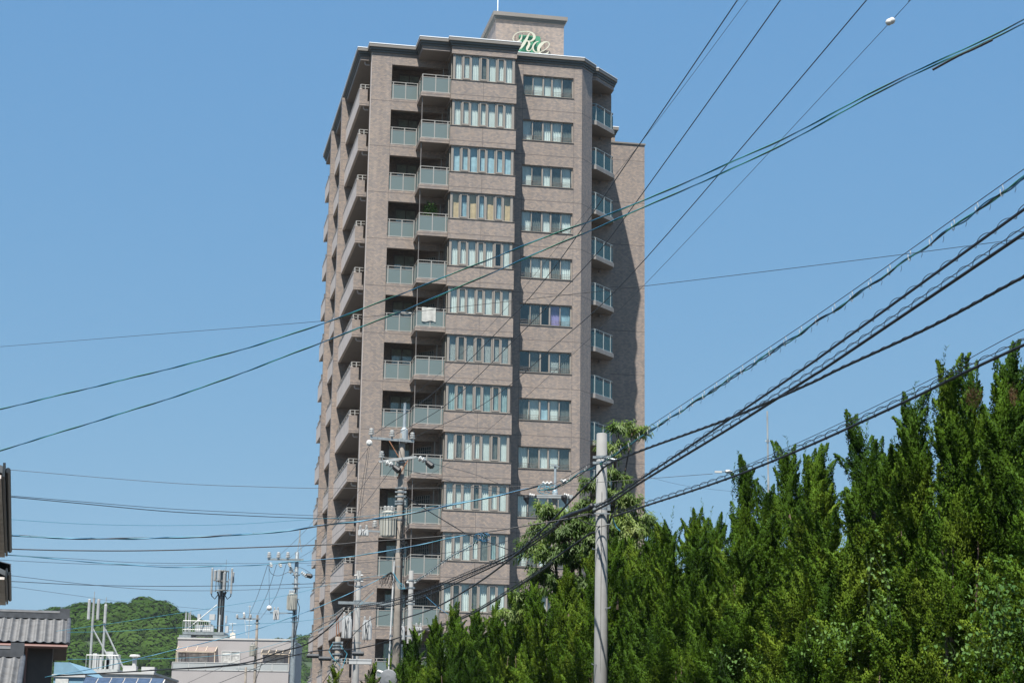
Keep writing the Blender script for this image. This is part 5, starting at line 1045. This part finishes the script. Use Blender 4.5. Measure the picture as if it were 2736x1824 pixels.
# tiled houses at left
def tiles(mb, A, B_, C, D, nu, nv, amp=.023):
    """wavy pantile sheet over quad A(ridge left) B(ridge right) C(eave right) D(eave left)"""
    A, B_, C, D = map(Vector, (A,B_,C,D)); nrm = (B_-A).cross(D-A).normalized(); nrm = nrm if nrm.z > 0 else -nrm
    NU = nu*8; vs = []; fs = []; rows = []
    for j in range(nv):
        for t, h in ((j/nv, .0), ((j+1)/nv-.004, .075)):
            L_ = A.lerp(D,t); R_ = B_.lerp(C,t); rows.append(len(vs)//(NU+1))
            for i in range(NU+1):
                s = i/NU; w_ = (i%8)/8; prof = math.sin(w_*math.pi*2)*.5+.5; vs.append(L_.lerp(R_,s)+nrm*(h+amp*2*prof*prof))
    n = len(rows)
    for j in range(n-1):
        for i in range(NU): a = j*(NU+1)+i; fs.append((a, a+NU+1, a+NU+2, a+1))
    mb.add(vs, fs)
RT = mat('grey_roof_tile', (.062,.066,.072), .55, var=.25, scale=4, spec=.4); WCR = mat('cream_wall', (.26,.22,.175), .8, var=.06); DKB = mat('dark_brown_wood', (.045,.032,.026), .6); GUT = mat('reddish_gutter', (.16,.075,.06), .5)
def gable_house(name, X0, X1, Yf, depth, zr, ze, lab, nu, nv, wallmat=WCR, over=.5):
    """ridge runs along x; front slope faces the camera. X1 is the visible right end"""
    e = empty(name, ((X0+X1)/2, Yf, 0), 0, lab, 'house'); w_ = (X1-X0)/2; ym = depth/2
    m = MB(); m.box(-w_+over,w_-over,over,depth-over,0,ze-.05); m.add([(w_-over,over,ze-.05),(w_-over,depth-over,ze-.05),(w_-over,ym,zr-.25),(w_-over-.2,over,ze-.05),(w_-over-.2,depth-over,ze-.05),(w_-over-.2,ym,zr-.25)], [(0,1,2),(3,5,4),(0,2,5,3),(1,4,5,2)]); m.build('wall', wallmat, e)
    m = MB(); tiles(m,(-w_,ym,zr),(w_,ym,zr),(w_,0,ze),(-w_,0,ze),nu,nv); tiles(m,(w_,ym,zr),(-w_,ym,zr),(-w_,depth,ze),(w_,depth,ze),nu,nv); rf = m.build('roof', RT, e, True)
    m = MB(); m.add([(-w_,0,ze-.12),(w_,0,ze-.12),(w_,ym,zr-.12),(-w_,ym,zr-.12),(-w_,0,ze-.01),(w_,0,ze-.01),(w_,ym,zr-.01),(-w_,ym,zr-.01)], [(0,3,2,1),(4,5,6,7),(0,1,5,4),(1,2,6,5),(3,0,4,7)]); m.add([(-w_,depth,ze-.12),(w_,depth,ze-.12),(w_,ym,zr-.12),(-w_,ym,zr-.12)], [(0,1,2,3)]); m.build('roof_board', DKB, rf)
    m = MB(); m.box(-w_,w_-.05,ym-.14,ym+.14,zr+.03,zr+.22); m.tube([(-w_,ym,zr+.25),(w_,ym,zr+.25)],.09,8); m.box(w_-.35,w_+.02,ym-.2,ym+.2,zr+.02,zr+.42); m.build('ridge_tiles', RT, rf)
    m = MB(); m.tube([(-w_,-.08,ze-.06),(w_,-.08,ze-.06)],.07,8); m.tube([(w_-1.4,-.06,ze-.1),(w_-1.4,over-.08,ze-.5),(w_-1.4,over-.08,0)],.04,6); m.build('gutter', GUT, rf)
    m = MB(); m.tube([(w_,-.02,ze+.04),(w_,ym,zr+.05)],.08,8); m.build('verge_tiles', RT, rf)
    for c_ in e.children: c_.location.x = -w_
    e.location = (X1, Yf, 0); e.rotation_euler.z = .2217; return e
a = at(183,1690,70); gable_house('tiled_house', a.x-9, a.x, 70, 7.2, at(183,1652,74).z-.1, at(180,1727,70).z+.05, 'house with wide grey pantile roof in front of the hill', 30, 9, DKB)
a = at(66,1780,53); gable_house('tiled_house', a.x-8, a.x, 52.5, 6.5, at(62,1736,56).z-.25, at(50,1850,52.5).z+.1, 'nearer house whose grey pantile roof fills the bottom left corner', 27, 9)
# near houses whose eaves enter at the left edge: their line follows the street
def eave_house(name, Xn, Yn, Yf, ze, lab, tiled):
    d = Vector((-.243,1,0)).normalized(); x = Vector((1,.243,0)).normalized(); e = empty(name, (Xn,Yn,0), math.atan2(.243,1), lab, 'house'); L = (Yf-Yn)*1.03
    m = MB(); m.box(-8,-.65,.5,L-.5,0,ze-.12); m.build('wall', WCR, e)
    m = MB(); m.add([(-4.4,0,ze+1.9),(0,0,ze),(0,L,ze),(-4.4,L,ze+1.9),(-4.4,0,ze+1.78),(0,0,ze-.08),(0,L,ze-.08),(-4.4,L,ze+1.78)], [(0,1,2,3),(7,6,5,4),(0,4,5,1),(1,5,6,2),(2,6,7,3)]); m.add([(-4.4,0,ze+1.9),(-4.4,L,ze+1.9),(-8.8,L,ze),(-8.8,0,ze)], [(0,1,2,3)]); rf = m.build('roof', mat('slate_roof', (.10,.11,.12), .6), e)
    m = MB(); m.box(-.7,-.04,0,L,ze-.13,ze-.09); m.build('soffit', mat('soffit_beige', (.72,.66,.61), .8), rf)
    m = MB(); m.box(-.03,.0,-.02,L+.02,ze-.11,ze+.05); m.tube([(.03,0,ze-.03),(.03,L,ze-.03)],.03,8); m.build('gutter', mat('dark_gutter', (.03,.035,.04), .4), rf)
    if tiled:
        m = MB(); tiles(m,(-4.4,L,ze+1.95),(-4.4,0,ze+1.95),(0.02,0,ze+.03),(0.02,L,ze+.03),int(L/.27),12,.022); m.build('tile_layer', RT, rf, True)
    return e
a = at(10,1248,22); eave_house('two_storey_house', a.x+.02, 22, 30, a.z, 'house corner with beige soffit and dark gutter cut by the left edge', False)
a = at(20,1526,31.5); eave_house('two_storey_house', a.x, 31.5, 36.2, a.z, 'tiled eave of a second house just below the dark gutter one', True)
